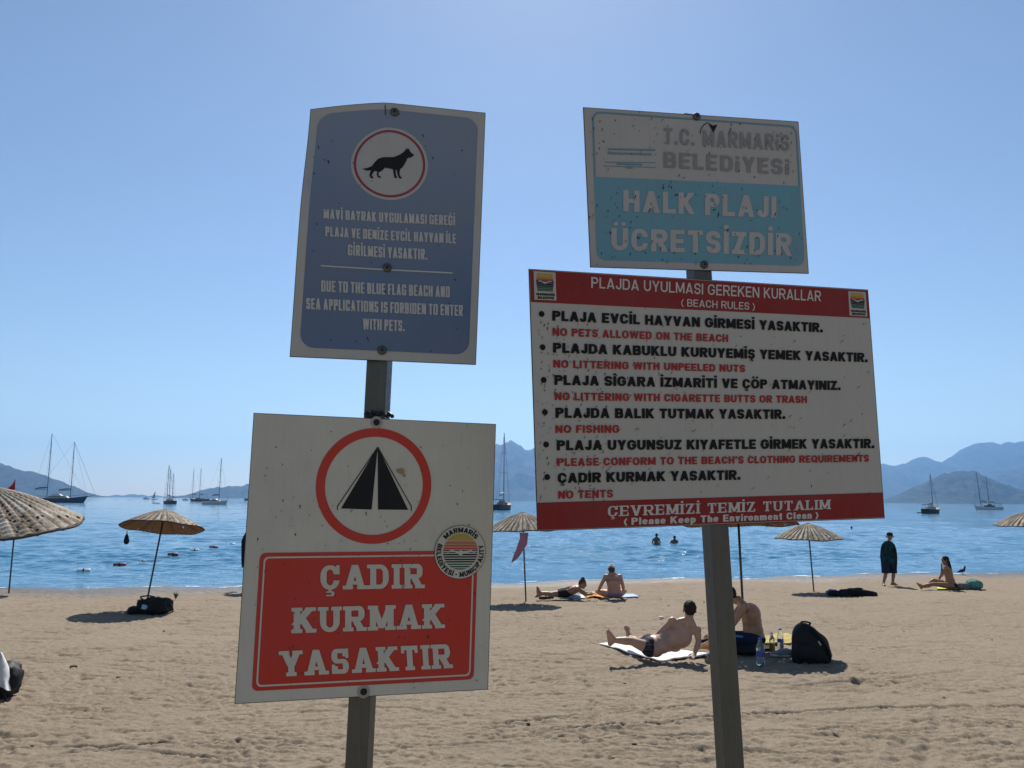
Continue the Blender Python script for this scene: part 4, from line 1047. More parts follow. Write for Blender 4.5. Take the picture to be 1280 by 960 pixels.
# ------------------------------------------------------------------ bodies
M_skin1 = skinmat('light skin', (.45, .275, .20)); M_skin2 = skinmat('tanned skin', (.40, .22, .13)); M_skin3 = skinmat('brown tanned skin', (.30, .16, .095)); M_skin4 = skinmat('sunburnt skin', (.43, .23, .16))
M_skinw = skinmat('skin painted backlit dark', (.16, .085, .055))  # backlit darkness of the two swimmers is put into their skin colour
M_hair = fabric('dark brown hair', (.022, .015, .011), .7, .4, 60); M_hairw = fabric('white hair', (.62, .58, .52), .8, .2, 60); M_hairb = fabric('brown hair', (.075, .042, .022), .7, .4, 60)
M_white = fabric('white cloth', (.74, .74, .73), .9, .08)
M_eye = mat('dark eyes', (.02, .015, .012), .25)
def blob(name, prims, m, parent, voxel=.009, smooth=4, factor=.5):
    """one continuous skin over capsules and ellipsoids (voxel union + smoothing)"""
    bm = bmesh.new(); o_ = rootloc(parent)
    for p in prims:
        if p[0] == 'c':
            _, a, ra, b, rb_ = p; a = Vector(a) - o_; b = Vector(b) - o_
            for c, r in ((a, ra), (b, rb_)): bmesh.ops.create_icosphere(bm, subdivisions=2, radius=r, matrix=Matrix.Translation(c))
            d = b - a
            if d.length > 1e-4:
                M = Matrix.Translation((a + b) / 2) @ d.to_track_quat('Z', 'Y').to_matrix().to_4x4()
                bmesh.ops.create_cone(bm, cap_ends=True, segments=14, radius1=ra * .985, radius2=rb_ * .985, depth=d.length, matrix=M)
        else:
            _, c, rad, rot = p
            M = Matrix.Translation(Vector(c) - o_) @ (rot.to_4x4() if rot else Matrix.Identity(4)) @ Matrix.Diagonal((*rad, 1))
            bmesh.ops.create_icosphere(bm, subdivisions=3, radius=1, matrix=M)
    me = bpy.data.meshes.new(name); bm.to_mesh(me); bm.free()
    o = bpy.data.objects.new(name, me); COL.objects.link(o)
    r = o.modifiers.new('r', 'REMESH'); r.mode = 'VOXEL'; r.voxel_size = voxel
    s = o.modifiers.new('s', 'SMOOTH'); s.factor = factor; s.iterations = smooth + (4 if name == 'body' else 0)
    dg = bpy.context.evaluated_depsgraph_get(); me2 = bpy.data.meshes.new_from_object(o.evaluated_get(dg))
    o.modifiers.clear(); o.data = me2; bpy.data.meshes.remove(me); me2.name = name
    me2.materials.clear(); me2.materials.append(m)
    me2.polygons.foreach_set('use_smooth', [True] * len(me2.polygons))
    if 'hair' in name:
        for v in me2.vertices:
            q = v.co + o_; v.co += v.normal * (.010 * mnoise.noise(q * 38) + .007 * mnoise.noise(Vector((q.x * 120, q.y * 120, q.z * 30))))
    o.parent = parent; return o
def frame(fwd, up):
    f = Vector(fwd).normalized(); u = Vector(up); u = (u - f * u.dot(f)).normalized(); s = f.cross(u)   # s = the figure's right
    return f, u, s
def head_prims(c, fwd, up, k=1.0):
    f, u, s = frame(fwd, up); c = Vector(c); R = Matrix((s, f, u)).transposed(); E = lambda p, r: ('e', c + (s * p[0] + f * p[1] + u * p[2]) * k, tuple(x * k for x in r), R)
    out = [E((0, -.012, .028), (.074, .094, .088)), E((0, .02, -.045), (.058, .068, .066)), E((0, .062, -.085), (.026, .022, .020)),
           E((0, .094, -.012), (.013, .020, .022)), E((0, .078, .030), (.050, .018, .014)), E((0, .082, -.052), (.024, .010, .012))]
    for q in (-1, 1): out += [E((q * .076, -.005, -.008), (.011, .020, .031)), E((q * .04, .062, -.025), (.020, .018, .018))]
    return out
def eyes(c, fwd, up, parent, k=1.0):
    f, u, s = frame(fwd, up); c = Vector(c)
    for q in (-1, 1):
        m = MB(); m.lathe([(.0005, -.009), (.007, -.006), (.010, 0), (.007, .006), (.0005, .009)], 8, c + (s * q * .031 + f * .083 + u * .008) * k); m.build('eye', M_eye, parent, smooth=True)
def hand_prims(wr, d, nrm, side, curl=.35, k=1.0):
    """palm + five fingers; d = pointing direction, nrm = back-of-hand direction, side = thumb direction sign"""
    d = Vector(d).normalized(); n = Vector(nrm); n = (n - d * n.dot(d)).normalized(); s = d.cross(n) * side
    wr = Vector(wr); R = Matrix((s, d, n)).transposed(); out = [('e', wr + d * .045 * k, (.040 * k, .052 * k, .016 * k), R), ('c', wr, .024 * k, wr + d * .03 * k, .026 * k)]
    for i, (off, L) in enumerate(((.030, .070), (.010, .078), (-.011, .072), (-.030, .056))):
        b = wr + (d * .082 + s * off) * k; d1 = (d - n * curl * .6 + s * off * 2).normalized(); m_ = b + d1 * L * .5 * k; d2 = (d - n * curl * 1.8).normalized(); e = m_ + d2 * L * .5 * k
        out += [('c', b, .0100 * k, m_, .0092 * k), ('c', m_, .0092 * k, e, .0080 * k)]
    b = wr + (d * .030 + s * .030) * k; m_ = b + (s * .7 + d * .7 - n * .2).normalized() * .034 * k; e = m_ + (s * .25 + d * .9 - n * .3).normalized() * .030 * k
    return out + [('c', b, .014 * k, m_, .0115 * k), ('c', m_, .0115 * k, e, .0095 * k)]
def foot_prims(ank, toe, up, k=1.0, inner=1):
    t_ = Vector(toe).normalized(); u = Vector(up); u = (u - t_ * u.dot(t_)).normalized(); s = t_.cross(u); a = Vector(ank)
    heel = a - u * .055 * k - t_ * .045 * k; ball = a - u * .062 * k + t_ * .125 * k
    out = [('c', a, .038 * k, heel, .034 * k), ('c', heel, .032 * k, ball, .028 * k), ('c', a - u * .01 * k + t_ * .03 * k, .036 * k, ball + u * .002, .027 * k),
           ('c', ball - s * .026 * k, .022 * k, ball + s * .026 * k, .022 * k)]
    for i in range(5):
        o = (i - 2) * .0185 * inner; L = (.050, .048, .042, .036, .030)[i]; b = ball + s * o * k * -1
        out.append(('c', b, (.0135, .010, .0098, .0092, .0088)[i] * k, b + t_ * L * k + u * .004, (.0125, .009, .0085, .008, .0076)[i] * k))
    return out
def limb(a, b, c, r): return [('c', a, r[0], (Vector(a) * .55 + Vector(b) * .45), r[0] * .96), ('c', (Vector(a) * .55 + Vector(b) * .45), r[0] * .96, b, r[1]), ('c', b, r[1], Vector(b).lerp(Vector(c), .35), r[1] * 1.03), ('c', Vector(b).lerp(Vector(c), .35), r[1] * 1.03, c, r[2])]
def torso(pel, chest, neck, shL, shR, hipL, hipR, fwd, r=(.115, .105, .135), breadth=1.0):
    pel, chest, neck, shL, shR, hipL, hipR = map(Vector, (pel, chest, neck, shL, shR, hipL, hipR)); mid = pel.lerp(chest, .5)
    across = (shR - shL).normalized(); up = (chest - pel).normalized(); f = up.cross(across).normalized(); across2 = f.cross(up)
    hx = (hipR - hipL).normalized()
    Rc = Matrix((across2, f, up)).transposed()
    uph = (mid - pel).normalized(); fh = uph.cross(hx).normalized(); Rh = Matrix((fh.cross(uph), fh, uph)).transposed()
    q1, q3 = pel.lerp(chest, .27), pel.lerp(chest, .75)
    return [('e', pel, (.165 * breadth, r[0], .125), Rh), ('e', mid, (.140 * breadth, r[1], .17), Rc), ('e', q1, (.150 * breadth, (r[0] + r[1]) / 2, .15), Rh), ('e', q3, (.150 * breadth, r[1] + .004, .15), Rc),
            ('c', neck + (neck - chest) * .18, .056, shL.lerp(neck, .45), .052), ('c', neck + (neck - chest) * .18, .056, shR.lerp(neck, .45), .052), ('e', chest, (.158 * breadth, r[1] + .008, .165), Rc),
            ('c', chest.lerp(neck, .45), .085, shL, .058), ('c', chest.lerp(neck, .45), .085, shR, .058), ('c', chest.lerp(neck, .7), .070, neck, .056),
            ('e', shL, (.062, .062, .062), None), ('e', shR, (.062, .062, .062), None)]

# ---- man reclining on the white towel, seen from behind
y0 = 11.28
M1 = dict(pel=P(818, 807.5, y0), chest=P(850, 795.5, y0), neck=P(860.5, 778, y0), shL=P(840.5, 776.5, y0 + .03), shR=P(871, 787, y0 - .02), head=P(862, 762.5, y0 + .02))
gm = G(822, 818)
man = empty('person', gm, 'bare-backed man in navy patterned trunks reclining on a white towel', 'person')
hipL, hipR = M1['pel'] + Vector((-.03, .09, .05)), M1['pel'] + Vector((-.05, -.05, -.03))
pr = torso(M1['pel'], M1['chest'], M1['neck'], M1['shL'], M1['shR'], M1['pel'] + Vector((-.02, .08, .06)), M1['pel'] + Vector((.03, -.06, -.05)), None, (.116, .10, .13), 1.02)
pr += [('e', P(838, 805, y0 + .02), (.155, .09, .09), Matrix.Rotation(R_(26), 3, 'Y'))]
pr += [('c', M1['neck'], .066, M1['head'] + Vector((0, 0, -.03)), .056)] + head_prims(M1['head'], (.10, 1, -.03), (.06, 0, 1), 1.10)
elR, wrR = P(873.2, 802, y0 - .03), P(868.5, 816, y0 - .05)
pr += limb(M1['shR'], elR, wrR, (.052, .040, .030)) + hand_prims(wrR, (-.45, -.75, -.35), (0, -.3, 1), 1, .1)
elL, wrL = P(822, 794, y0 + .06), P(812, 797, y0 + .26)
pr += limb(M1['shL'], elL, wrL, (.050, .040, .030)) + hand_prims(wrL, (-.6, .7, -.1), (0, 0, 1), -1)
knR, anR = P(789.5, 801.5, y0 - .06), P(767.2, 800.2, y0 - .08)
pr += limb(hipR, knR, anR, (.086, .056, .037)) + foot_prims(anR, (-.12, -.1, 1), (1, -.2, .12), 1, 1)
knL, anL = P(796, 801.5, y0 + .46), P(787.5, 797.5, y0 + .86)
pr += limb(hipL, knL, anL, (.084, .055, .037)) + foot_prims(anL, (-.05, .2, 1), (.35, -1, .1), 1, -1)
blob('body', pr, M_skin1, man, .0075)
f, u, s = frame((.10, 1, -.03), (.06, 0, 1)); R = Matrix((s, f, u)).transposed(); hc = M1['head']
blob('hair', [('e', hc + u * .042 - f * .022, (.086, .104, .092), R), ('e', hc + u * .004 - f * .050, (.076, .068, .070), R), ('e', hc + u * .085 + f * .03, (.055, .05, .035), R)], M_hair, man, .008, 2)
eyes(hc, (.10, 1, -.03), (.06, 0, 1), man)
def pattern_trunks(t, b):
    co = objco(t, (4, 4, 30)); n = noise(t, co, 2.2, 3)
    c = mix(t, ramp(t, n, [(.50, BW[0]), (.56, BW[1])]).outputs[0], (.012, .014, .03), (.10, .07, .065))
    t.links.new(c, b.inputs['Base Color'])
M_trunk = mat('navy patterned trunks', (.012, .014, .03), .85, 0, .2, pattern_trunks); M_navysh = fabric('navy shorts cloth', (.010, .016, .045)); M_cyan = fabric('cyan trim', (.05, .25, .42))
pl = M1['pel']
Rh = Matrix.Rotation(R_(28), 3, 'Y')
blob('swim_trunks', [('e', pl + Vector((-.055, .01, -.012)), (.135, .135, .140), Rh), ('c', hipR + Vector((-.02, 0, 0)), .102, hipR.lerp(knR, .26), .094), ('c', hipL + Vector((-.02, 0, 0)), .100, hipL.lerp(knL, .30), .092)], M_trunk, man, .009, 4)

# ---- man sitting hunched behind the right post, in profile
y1 = 11.95
man2 = empty('person', G(940, 808), 'bare-backed man in navy shorts sitting hunched behind the right post', 'person')
pel = P(943, 797, y1); chest = P(938.5, 768, y1); neck = P(925, 752, y1); hd = P(911.5, 744.5, y1)
shN, shF = P(931, 758, y1 - .17), P(927, 757.5, y1 + .17)
pr = torso(pel, chest, neck, shF, shN, pel + Vector((0, .1, 0)), pel + Vector((0, -.1, 0)), None, (.15, .135, .15), 1.0)
pr += [('c', neck, .060, hd + Vector((.02, 0, -.04)), .055)] + head_prims(hd, (-1, 0, -.35), (-.35, 0, 1), 1.0)
eN, wN = P(915, 782, y1 - .22), P(892, 793, y1 - .16)
pr += limb(shN, eN, wN, (.054, .042, .031)) + hand_prims(wN, (-1, .1, -.25), (0, -.4, 1), 1, .4)
eF, wF = P(908, 781, y1 + .24), P(893, 790, y1 + .12)
pr += limb(shF, eF, wF, (.054, .042, .031)) + hand_prims(wF, (-1, -.1, -.3), (0, .3, 1), -1, .4)
kN, aN = P(902, 796, y1 - .34), P(884, 805, y1 - .02); kF, aF = P(903, 795, y1 + .34), P(892, 803.5, y1 + .06)
hN, hF = pel + Vector((-.02, -.10, -.03)), pel + Vector((-.02, .10, -.03))
pr += limb(hN, kN, aN, (.092, .060, .040)) + foot_prims(aN, (-.8, .55, -.05), (-.1, -.5, .8), 1)
pr += limb(hF, kF, aF, (.092, .060, .040)) + foot_prims(aF, (-.7, -.6, -.05), (-.1, .5, .8), 1, -1)
blob('body', pr, M_skin2, man2, .009)
f, u, s = frame((-1, 0, -.35), (-.35, 0, 1)); R = Matrix((s, f, u)).transposed()
blob('hair', [('e', hd + u * .040 - f * .020, (.079, .096, .086), R), ('e', hd - f * .045, (.070, .064, .068), R)], M_hair, man2, .009, 2); eyes(hd, (-1, 0, -.35), (-.35, 0, 1), man2)
blob('shorts', [('e', pel + Vector((-.01, 0, -.02)), (.168, .185, .105), None), ('c', hN, .110, hN.lerp(kN, .72), .088), ('c', hF, .110, hF.lerp(kF, .72), .088)], M_navysh, man2, .010, 4)
k = MB(); k.tube([hN.lerp(kN, .44) + Vector((0, -.100, .05)), hN.lerp(kN, .70) + Vector((0, -.085, .045))], .017, 6); k.build('shorts_stripe', M_cyan, man2)

# ---- woman lying on her front, propped on her elbows
y2 = 20.1
wl = empty('person', G(705, 747), 'woman in a dark swimsuit lying on her front propped on elbows', 'person')
pel = P(705, 741.2, y2); chest = P(717.5, 737.2, y2 - .02); neck = P(724, 732.8, y2 - .04); hd = P(728.5, 730.0, y2 - .05)
shN, shF = P(721.5, 736, y2 - .17), P(721, 734.6, y2 + .14)
pr = torso(pel, chest, neck, shN, shF, pel + Vector((0, -.1, 0)), pel + Vector((0, .1, 0)), None, (.105, .095, .12), .95)
pr += [('c', neck, .050, hd + Vector((-.02, 0, -.03)), .046)] + head_prims(hd, (1, -.35, -.45), (.35, 0, 1), .98)
eN, wN = P(731.5, 743.5, y2 - .22), P(739, 742.2, y2 - .22); eF, wF = P(732, 741.5, y2 + .18), P(739.5, 740.8, y2 + .08)
pr += limb(shN, eN, wN, (.044, .036, .026)) + hand_prims(wN, (1, .2, 0), (0, 0, 1), -1, .5, .92) + limb(shF, eF, wF, (.044, .036, .026)) + hand_prims(wF, (1, -.2, .1), (0, 0, 1), 1, .5, .92)
for sgn in (-1, 1):
    h = pel + Vector((-.05, sgn * .085, -.01)); kn = P(689.5, 742.6, y2 + sgn * .10); an = P(673.5 + sgn * 1.2, 741.2, y2 + sgn * .12)
    pr += limb(h, kn, an, (.088, .056, .036)) + foot_prims(an, (-.5, 0, .85) if sgn < 0 else (-.85, .1, -.3), (-.9, 0, -.4) if sgn < 0 else (-.3, 0, .9), .95, sgn)
blob('body', pr, M_skin3, wl, .011)
f, u, s = frame((1, -.35, -.45), (.35, 0, 1)); R = Matrix((s, f, u)).transposed()
blob('hair', [('e', hd + u * .034 - f * .022, (.080, .092, .086), R), ('e', hd + u * .118 - f * .05, (.045, .045, .040), R), ('e', hd - f * .055 - u * .01, (.066, .055, .060), R)], M_hairb, wl, .010, 2); eyes(hd, (1, -.35, -.45), (.35, 0, 1), wl, .98)
M_swim = fabric('black swimsuit', (.012, .013, .018))
blob('swimsuit', [('e', pel, (.20, .178, .118), None), ('c', pel, .118, pel.lerp(chest, .72), .112), ('c', pel + Vector((-.06, -.085, -.01)), .098, pel + Vector((-.12, -.09, -.01)), .094), ('c', pel + Vector((-.06, .085, -.01)), .098, pel + Vector((-.12, .09, -.01)), .094)], M_swim, wl, .012, 3)

# ---- woman sitting cross-legged, back to the camera, white hair
y3 = 20.25
ws = empty('person', G(765, 747), 'white haired woman in a bikini sitting with her back to the camera', 'person')
pel = P(768, 741, y3); chest = P(766.5, 726.5, y3 + .03); neck = P(765, 717.8, y3 + .09); hd = P(764.3, 712.6, y3 + .13)
shL, shR = P(757, 720.5, y3 + .06), P(775.2, 720.5, y3 + .06)
pr = torso(pel, chest, neck, shL, shR, pel + Vector((-.1, 0, 0)), pel + Vector((.1, 0, 0)), None, (.135, .125, .15), 1.12)
pr += [('c', neck, .054, hd + Vector((0, -.02, -.04)), .048)] + head_prims(hd, (0, 1, -.35), (0, .3, 1), 1.0)
eL, wL = P(750.5, 733, y3 + .06), P(747.5, 739.5, y3 + .26); eR, wR = P(778.8, 732.5, y3 + .06), P(779.5, 737.5, y3 + .26)
pr += limb(shL, eL, wL, (.052, .043, .030)) + hand_prims(wL, (.2, .8, -.3), (0, 0, 1), 1) + limb(shR, eR, wR, (.052, .043, .030)) + hand_prims(wR, (-.2, .8, -.3), (0, 0, 1), -1)
kL, aL = P(747.2, 739.5, y3 + .36), P(762, 742, y3 + .58); kR, aR = P(780.5, 738.8, y3 + .36), P(768, 742, y3 + .52)
hL, hR = pel + Vector((-.1, .04, -.04)), pel + Vector((.1, .04, -.04))
pr += limb(hL, kL, aL, (.098, .064, .040)) + foot_prims(aL, (1, .2, -.1), (0, -.3, 1), .95) + limb(hR, kR, aR, (.098, .064, .040)) + foot_prims(aR, (-1, .25, -.1), (0, -.3, 1), .95)
blob('body', pr, M_skin4, ws, .011)
f, u, s = frame((0, 1, -.35), (0, .3, 1)); R = Matrix((s, f, u)).transposed()
blob('hair', [('e', hd + u * .040 - f * .018, (.088, .098, .090), R), ('e', hd - f * .045 - u * .01, (.078, .060, .070), R), ('e', hd + u * .10 - f * .05, (.045, .045, .036), R)], M_hairb, ws, .010, 3); eyes(hd, (0, 1, -.35), (0, .3, 1), ws)
blob('swim_cap', [('e', hd + u * .062 - f * .010, (.094, .106, .080), R), ('e', hd + u * .125 - f * .03, (.06, .06, .03), R)], M_white, ws, .010, 2)
M_bik = fabric('pale purple bikini cloth', (.22, .13, .24))
blob('bikini_bottom', [('e', pel + Vector((0, 0, -.035)), (.205, .152, .085), None)], M_bik, ws, .010, 2)
def ring_strap(name, c, rx, ry, rot, r, m, parent):
    k = MB(); k.tube([c + rot @ Vector((rx * math.cos(a), ry * math.sin(a), 0)) for a in np.linspace(0, 2 * math.pi, 40)], r, 6); k.build(name, m, parent, smooth=True)
ring_strap('bikini_strap', chest + Vector((0, 0, .02)), .180, .136, Matrix.Rotation(R_(-8), 3, 'X'), .011, M_bik, ws)

# ---- person standing wrapped in a dark teal towel poncho with a sun hat
y4 = float(G(1111, 732).y)
sp = empty('person', G(1111, 732), 'person standing wrapped in a dark teal poncho and sun hat', 'person')
g0 = float(gz(P(1111, 732, y4).x, y4)); S4 = y4 / 1000
cx4 = P(1111, 700, y4).x
zz = lambda py: P(1111, py, y4).z
hd = Vector((P(1112, 671, y4).x, y4, zz(671)))
pr = head_prims(hd, (.25, -1, -.05), (0, 0, 1), .98) + [('c', hd + Vector((0, 0, -.06)), .048, (cx4, y4, zz(679)), .054), ('e', (cx4, y4, zz(686)), (.17, .11, .20), None), ('e', (cx4, y4, zz(700)), (.16, .12, .16), None)]
ftL = Vector((P(1103.6, 731, y4).x, y4 - .05, 0)); ftL.z = float(gz(ftL.x, ftL.y)) + .085
ftR = Vector((P(1117, 732, y4).x, y4 + .05, 0)); ftR.z = float(gz(ftR.x, ftR.y)) + .085
pr += limb(Vector((cx4 - .085, y4, zz(701))), Vector((cx4 - .13, y4 - .04, zz(716.5))), ftL, (.085, .055, .036)) + foot_prims(ftL, (-.25, -1, 0), (0, 0, 1), .95)
pr += limb(Vector((cx4 + .085, y4, zz(701))), Vector((cx4 + .115, y4 - .02, zz(716.5))), ftR, (.085, .055, .036)) + foot_prims(ftR, (.7, -.7, 0), (0, 0, 1), .95, -1)
blob('body', pr, M_skin3, sp, .011); eyes(hd, (.25, -1, -.05), (0, 0, 1), sp)
def teal_build(t, b):
    n = noise(t, objco(t, (3, 3, 2)), 2.2, 3)
    t.links.new(mix(t, ramp(t, n, [(.42, BW[0]), (.62, BW[1])]).outputs[0], (.006, .010, .015), (.012, .050, .062)), b.inputs['Base Color'])
M_ponch = mat('dark teal towelling', (.012, .03, .04), .95, 0, .1, teal_build); M_blackc = fabric('black cloth', (.012, .012, .014))
k = MB(); prof = [(.075, 676.2, 0), (.12, 677.5, 0), (.185, 680.5, 0), (.225, 687, .0), (.245, 695, 0), (.235, 704, 0), (.222, 709, 0), (.21, 709.5, 0)]
rows = []; n = 44
for (r, py, o_) in prof:
    rows += [(cx4 + .01 + r * (1 + .05 * math.sin(5 * a + py * .08) + .03 * math.sin(11 * a)) * math.cos(a), y4 + r * .66 * (1 + .06 * math.sin(4 * a + 2)) * math.sin(a), zz(py) + .018 * math.sin(3 * a) * (1 if py > 706 else .2)) for a in np.linspace(0, 2 * math.pi, n, endpoint=False)]
k.add(rows, [(i * n + j, i * n + (j + 1) % n, (i + 1) * n + (j + 1) % n, (i + 1) * n + j) for i in range(len(prof) - 1) for j in range(n)])
k.build('poncho', M_ponch, sp, smooth=True)
for sg in (-1, 1):
    k = MB(); rows = []
    for py, rr_ in ((702, .13), (709, .125), (716.2, .118), (716.4, .10)):
        c_ = Vector((cx4 + sg * (.105 + .01 * (py - 702) / 14), y4 + .02 * sg, zz(py))); rows += [c_ + Vector((rr_ * (1 + .08 * math.sin(5 * a)) * math.cos(a), rr_ * math.sin(a), 0)) for a in np.linspace(0, 2 * math.pi, 20, endpoint=False)]
    k.add(rows, [(i * 20 + j, i * 20 + (j + 1) % 20, (i + 1) * 20 + (j + 1) % 20, (i + 1) * 20 + j) for i in range(3) for j in range(20)]); k.build('trouser_leg', M_navysh, sp, smooth=True)
M_bwprint = fabric('black white print', (.10, .10, .11), .85, 1.6, 14)
k = MB(); k.lathe([(.088, .0), (.093, .05), (.075, .095), (.03, .108), (.001, .11)], 20, hd + Vector((0, 0, .03)), Matrix.Rotation(R_(10), 3, 'Y')); hat = k.build('sun_hat', M_blackc, sp, smooth=True)
k = MB(); rows = []
for rr_, dz in ((.085, .035), (.105, .03), (.122, .012), (.123, .004), (.105, .022), (.085, .028)):
    rows += [hd + Vector((rr_ * math.cos(a), rr_ * math.sin(a), dz + .03 * math.sin(3 * a + .5) * (rr_ > .12))) for a in np.linspace(0, 2 * math.pi, 32, endpoint=False)]
k.add(rows, [(i * 32 + j, i * 32 + (j + 1) % 32, (i + 1) * 32 + (j + 1) % 32, (i + 1) * 32 + j) for i in range(5) for j in range(32)]); k.build('brim', M_bwprint, hat, smooth=True)

# ---- long-haired woman sitting on a yellow towel
y5 = float(G(1185, 737).y)
w5 = empty('person', G(1187, 737), 'long haired woman sitting sideways on a yellow towel hand to her face', 'person')
pel = P(1189, 730.5, y5); chest = P(1185, 715, y5); neck = P(1182, 706, y5); hd = P(1181, 700.2, y5)
shN, shF = P(1182.5, 709.5, y5 - .16), P(1181.5, 709, y5 + .16)
pr = torso(pel, chest, neck, shF, shN, pel + Vector((0, .1, 0)), pel + Vector((0, -.1, 0)), None, (.125, .11, .14), .95)
pr += [('c', neck, .048, hd + Vector((.01, 0, -.04)), .045)] + head_prims(hd, (-1, -.1, .02), (0, 0, 1), .98)
eN, wN = P(1177, 720, y5 - .2), P(1177.2, 708.5, y5 - .12); eF, wF = P(1176, 719.5, y5 + .2), P(1172, 727, y5 + .16)
pr += limb(shN, eN, wN, (.044, .035, .025)) + hand_prims(wN, (-.05, .2, 1), (-1, 0, 0), 1, .5, .9) + limb(shF, eF, wF, (.044, .035, .025)) + hand_prims(wF, (-.6, 0, -.6), (0, 0, 1), -1, .4, .9)
hN, hF = pel + Vector((-.03, -.10, -.03)), pel + Vector((-.03, .10, -.03))
kN, aN = P(1167.5, 730.2, y5 - .14), P(1152.5, 732.6, y5 - .16); kF, aF = P(1167, 725.3, y5 + .14), P(1160, 731, y5 + .18)
pr += limb(hN, kN, aN, (.088, .056, .037)) + foot_prims(aN, (-.55, 0, .8), (.8, 0, .5), .95) + limb(hF, kF, aF, (.088, .056, .037)) + foot_prims(aF, (-1, 0, -.1), (-.1, 0, 1), .95)
blob('body', pr, M_skin3, w5, .011); eyes(hd, (-1, -.1, .02), (0, 0, 1), w5, .98)
blob('hair', [('e', hd + Vector((.018, 0, .03)), (.098, .085, .092), None), ('c', hd + Vector((.05, 0, 0)), .075, hd + Vector((.11, -.01, -.22)), .062), ('c', hd + Vector((.11, -.01, -.22)), .062, hd + Vector((.15, -.01, -.36)), .03)], M_hair, w5, .010, 3)
blob('swimsuit', [('e', pel + Vector((0, 0, -.02)), (.155, .180, .108), None)], M_swim, w5, .012, 2)

# ---- two swimmers standing waist deep
for (px, py, lab, hh) in ((820.5, 680, 'taller swimmer standing waist deep in the sea, seen as a silhouette', 1.0), (843, 680, 'shorter swimmer standing chest deep in the sea, seen as a silhouette', .92)):
    q = W0(px, py); k_ = hh; sub = .06 if hh == 1 else -.04
    sw = empty('person', q, lab, 'person'); hd = q + Vector((.02, 0, .47 * k_ + sub))
    pr = head_prims(hd, (.3, 1, 0), (0, 0, 1), 1) + torso(q + Vector((0, 0, -.12)), q + Vector((0, 0, .14 * k_ + sub)), hd + Vector((0, 0, -.13)), q + Vector((-.17, 0, .25 * k_ + sub)), q + Vector((.17, 0, .25 * k_ + sub)), q + Vector((-.1, 0, -.1)), q + Vector((.1, 0, -.1)), None)
    pr += [('c', hd, .05, hd + Vector((0, 0, -.14)), .052)]
    for sg in (-1, 1):
        sh = q + Vector((sg * .18, 0, .25 * k_ + sub)); el = sh + Vector((sg * .07, .06, -.24)); wr = el + Vector((-sg * .12, .20, -.06))
        pr += limb(sh, el, wr, (.046, .038, .028)) + hand_prims(wr, (-sg * .6, .7, -.2), (0, 0, 1), sg, .4)
        pr += limb(q + Vector((sg * .1, 0, -.15)), q + Vector((sg * .1, .02, -.52)), q + Vector((sg * .1, 0, -.9)), (.085, .055, .038))
    blob('body', pr, M_skinw, sw, .012); eyes(hd, (.3, 1, 0), (0, 0, 1), sw)
    blob('hair', [('e', hd + Vector((0, -.015, .038)), (.080, .096, .088), None), ('e', hd + Vector((-.01, -.05, 0)), (.07, .06, .07), None)], M_hair, sw, .010, 2)

# ------------------------------------------------------------------ towels and belongings
def flat_cloth(name, label, cat, pix, m, thick=.018, n=26, wr=.010, lift=.014, group=None, seed=1):
    """cloth lying on the sand: corners (photo pixels on the ground) TL TR BR BL"""
    q = [G(*p) for p in pix]; top = []; bot = []
    for j in range(n + 1):
        for i in range(n + 1):
            u, v = i / n, j / n; p = (q[0] * (1 - u) + q[1] * u) * (1 - v) + (q[3] * (1 - u) + q[2] * u) * v
            z = float(gz(p.x, p.y)) + lift + thick; nz = mnoise.noise(Vector((p.x * 4 + seed, p.y * 2.2, seed))) + .5 * mnoise.noise(Vector((p.x * 11, p.y * 6, seed)))
            p2 = p + Vector((.02 * mnoise.noise(Vector((u * 5, v * 5, seed + 3))), .03 * mnoise.noise(Vector((u * 5, v * 5, seed + 7))), 0))
            top.append((p2.x, p2.y, z + wr * nz)); bot.append((p2.x, p2.y, z + wr * nz - thick))
    k = MB(); N1 = n + 1; f = [(j * N1 + i, (j + 1) * N1 + i, (j + 1) * N1 + i + 1, j * N1 + i + 1) for j in range(n) for i in range(n)]
    k.add(top + bot, f + [tuple(x + N1 * N1 for x in q_)[::-1] for q_ in f])
    ed = [i for i in range(N1)] + [j * N1 + n for j in range(1, N1)] + [n * N1 + i for i in range(n - 1, -1, -1)] + [j * N1 for j in range(n - 1, 0, -1)]
    k.f += [(ed[a], ed[(a + 1) % len(ed)], ed[(a + 1) % len(ed)] + N1 * N1, ed[a] + N1 * N1) for a in range(len(ed))]
    c = sum(q, Vector()) / 4; o = k.build(name, m, None, (c.x, c.y, float(gz(c.x, c.y))), True); return tag(o, label, cat, group)
flat_cloth('towel', 'long white towel on the sand under the reclining man', 'towel', [(749, 806), (800, 806), (889, 820), (824, 828.5)], M_white, .016, 30, .016, .016)
M_yel = fabric('yellow cloth', (.46, .36, .13), .9, .4, 12); M_orange = fabric('orange patterned cloth', (.60, .26, .04), .9, .6, 25); M_lb = fabric('pale blue cloth', (.40, .50, .66), .9, .25, 14); M_neon = fabric('yellow green towel', (.55, .60, .06), .9, .15, 12)
M_bluec = fabric('blue cloth', (.10, .15, .42), .9, .3, 12)
flat_cloth('towel', 'light blue and white towel under the white haired woman', 'towel', [(752, 743.5), (792, 743.5), (799, 747), (755, 748)], M_lb, .015, 20, .012)
flat_cloth('towel', 'orange and yellow towel between the two sunbathing women', 'towel', [(731, 743.5), (753, 743.5), (754, 747.5), (733, 748)], M_orange, .02, 20, .03)
flat_cloth('towel', 'pale towel under the woman lying on her front', 'towel', [(698, 745), (728, 744.5), (732, 748.4), (699, 748.6)], M_white, .012, 16, .01)
flat_cloth('towel', 'yellow green towel under the long haired woman', 'towel', [(1172, 733.5), (1199, 733), (1204, 737), (1171, 737.5)], M_neon, .015, 16, .01)
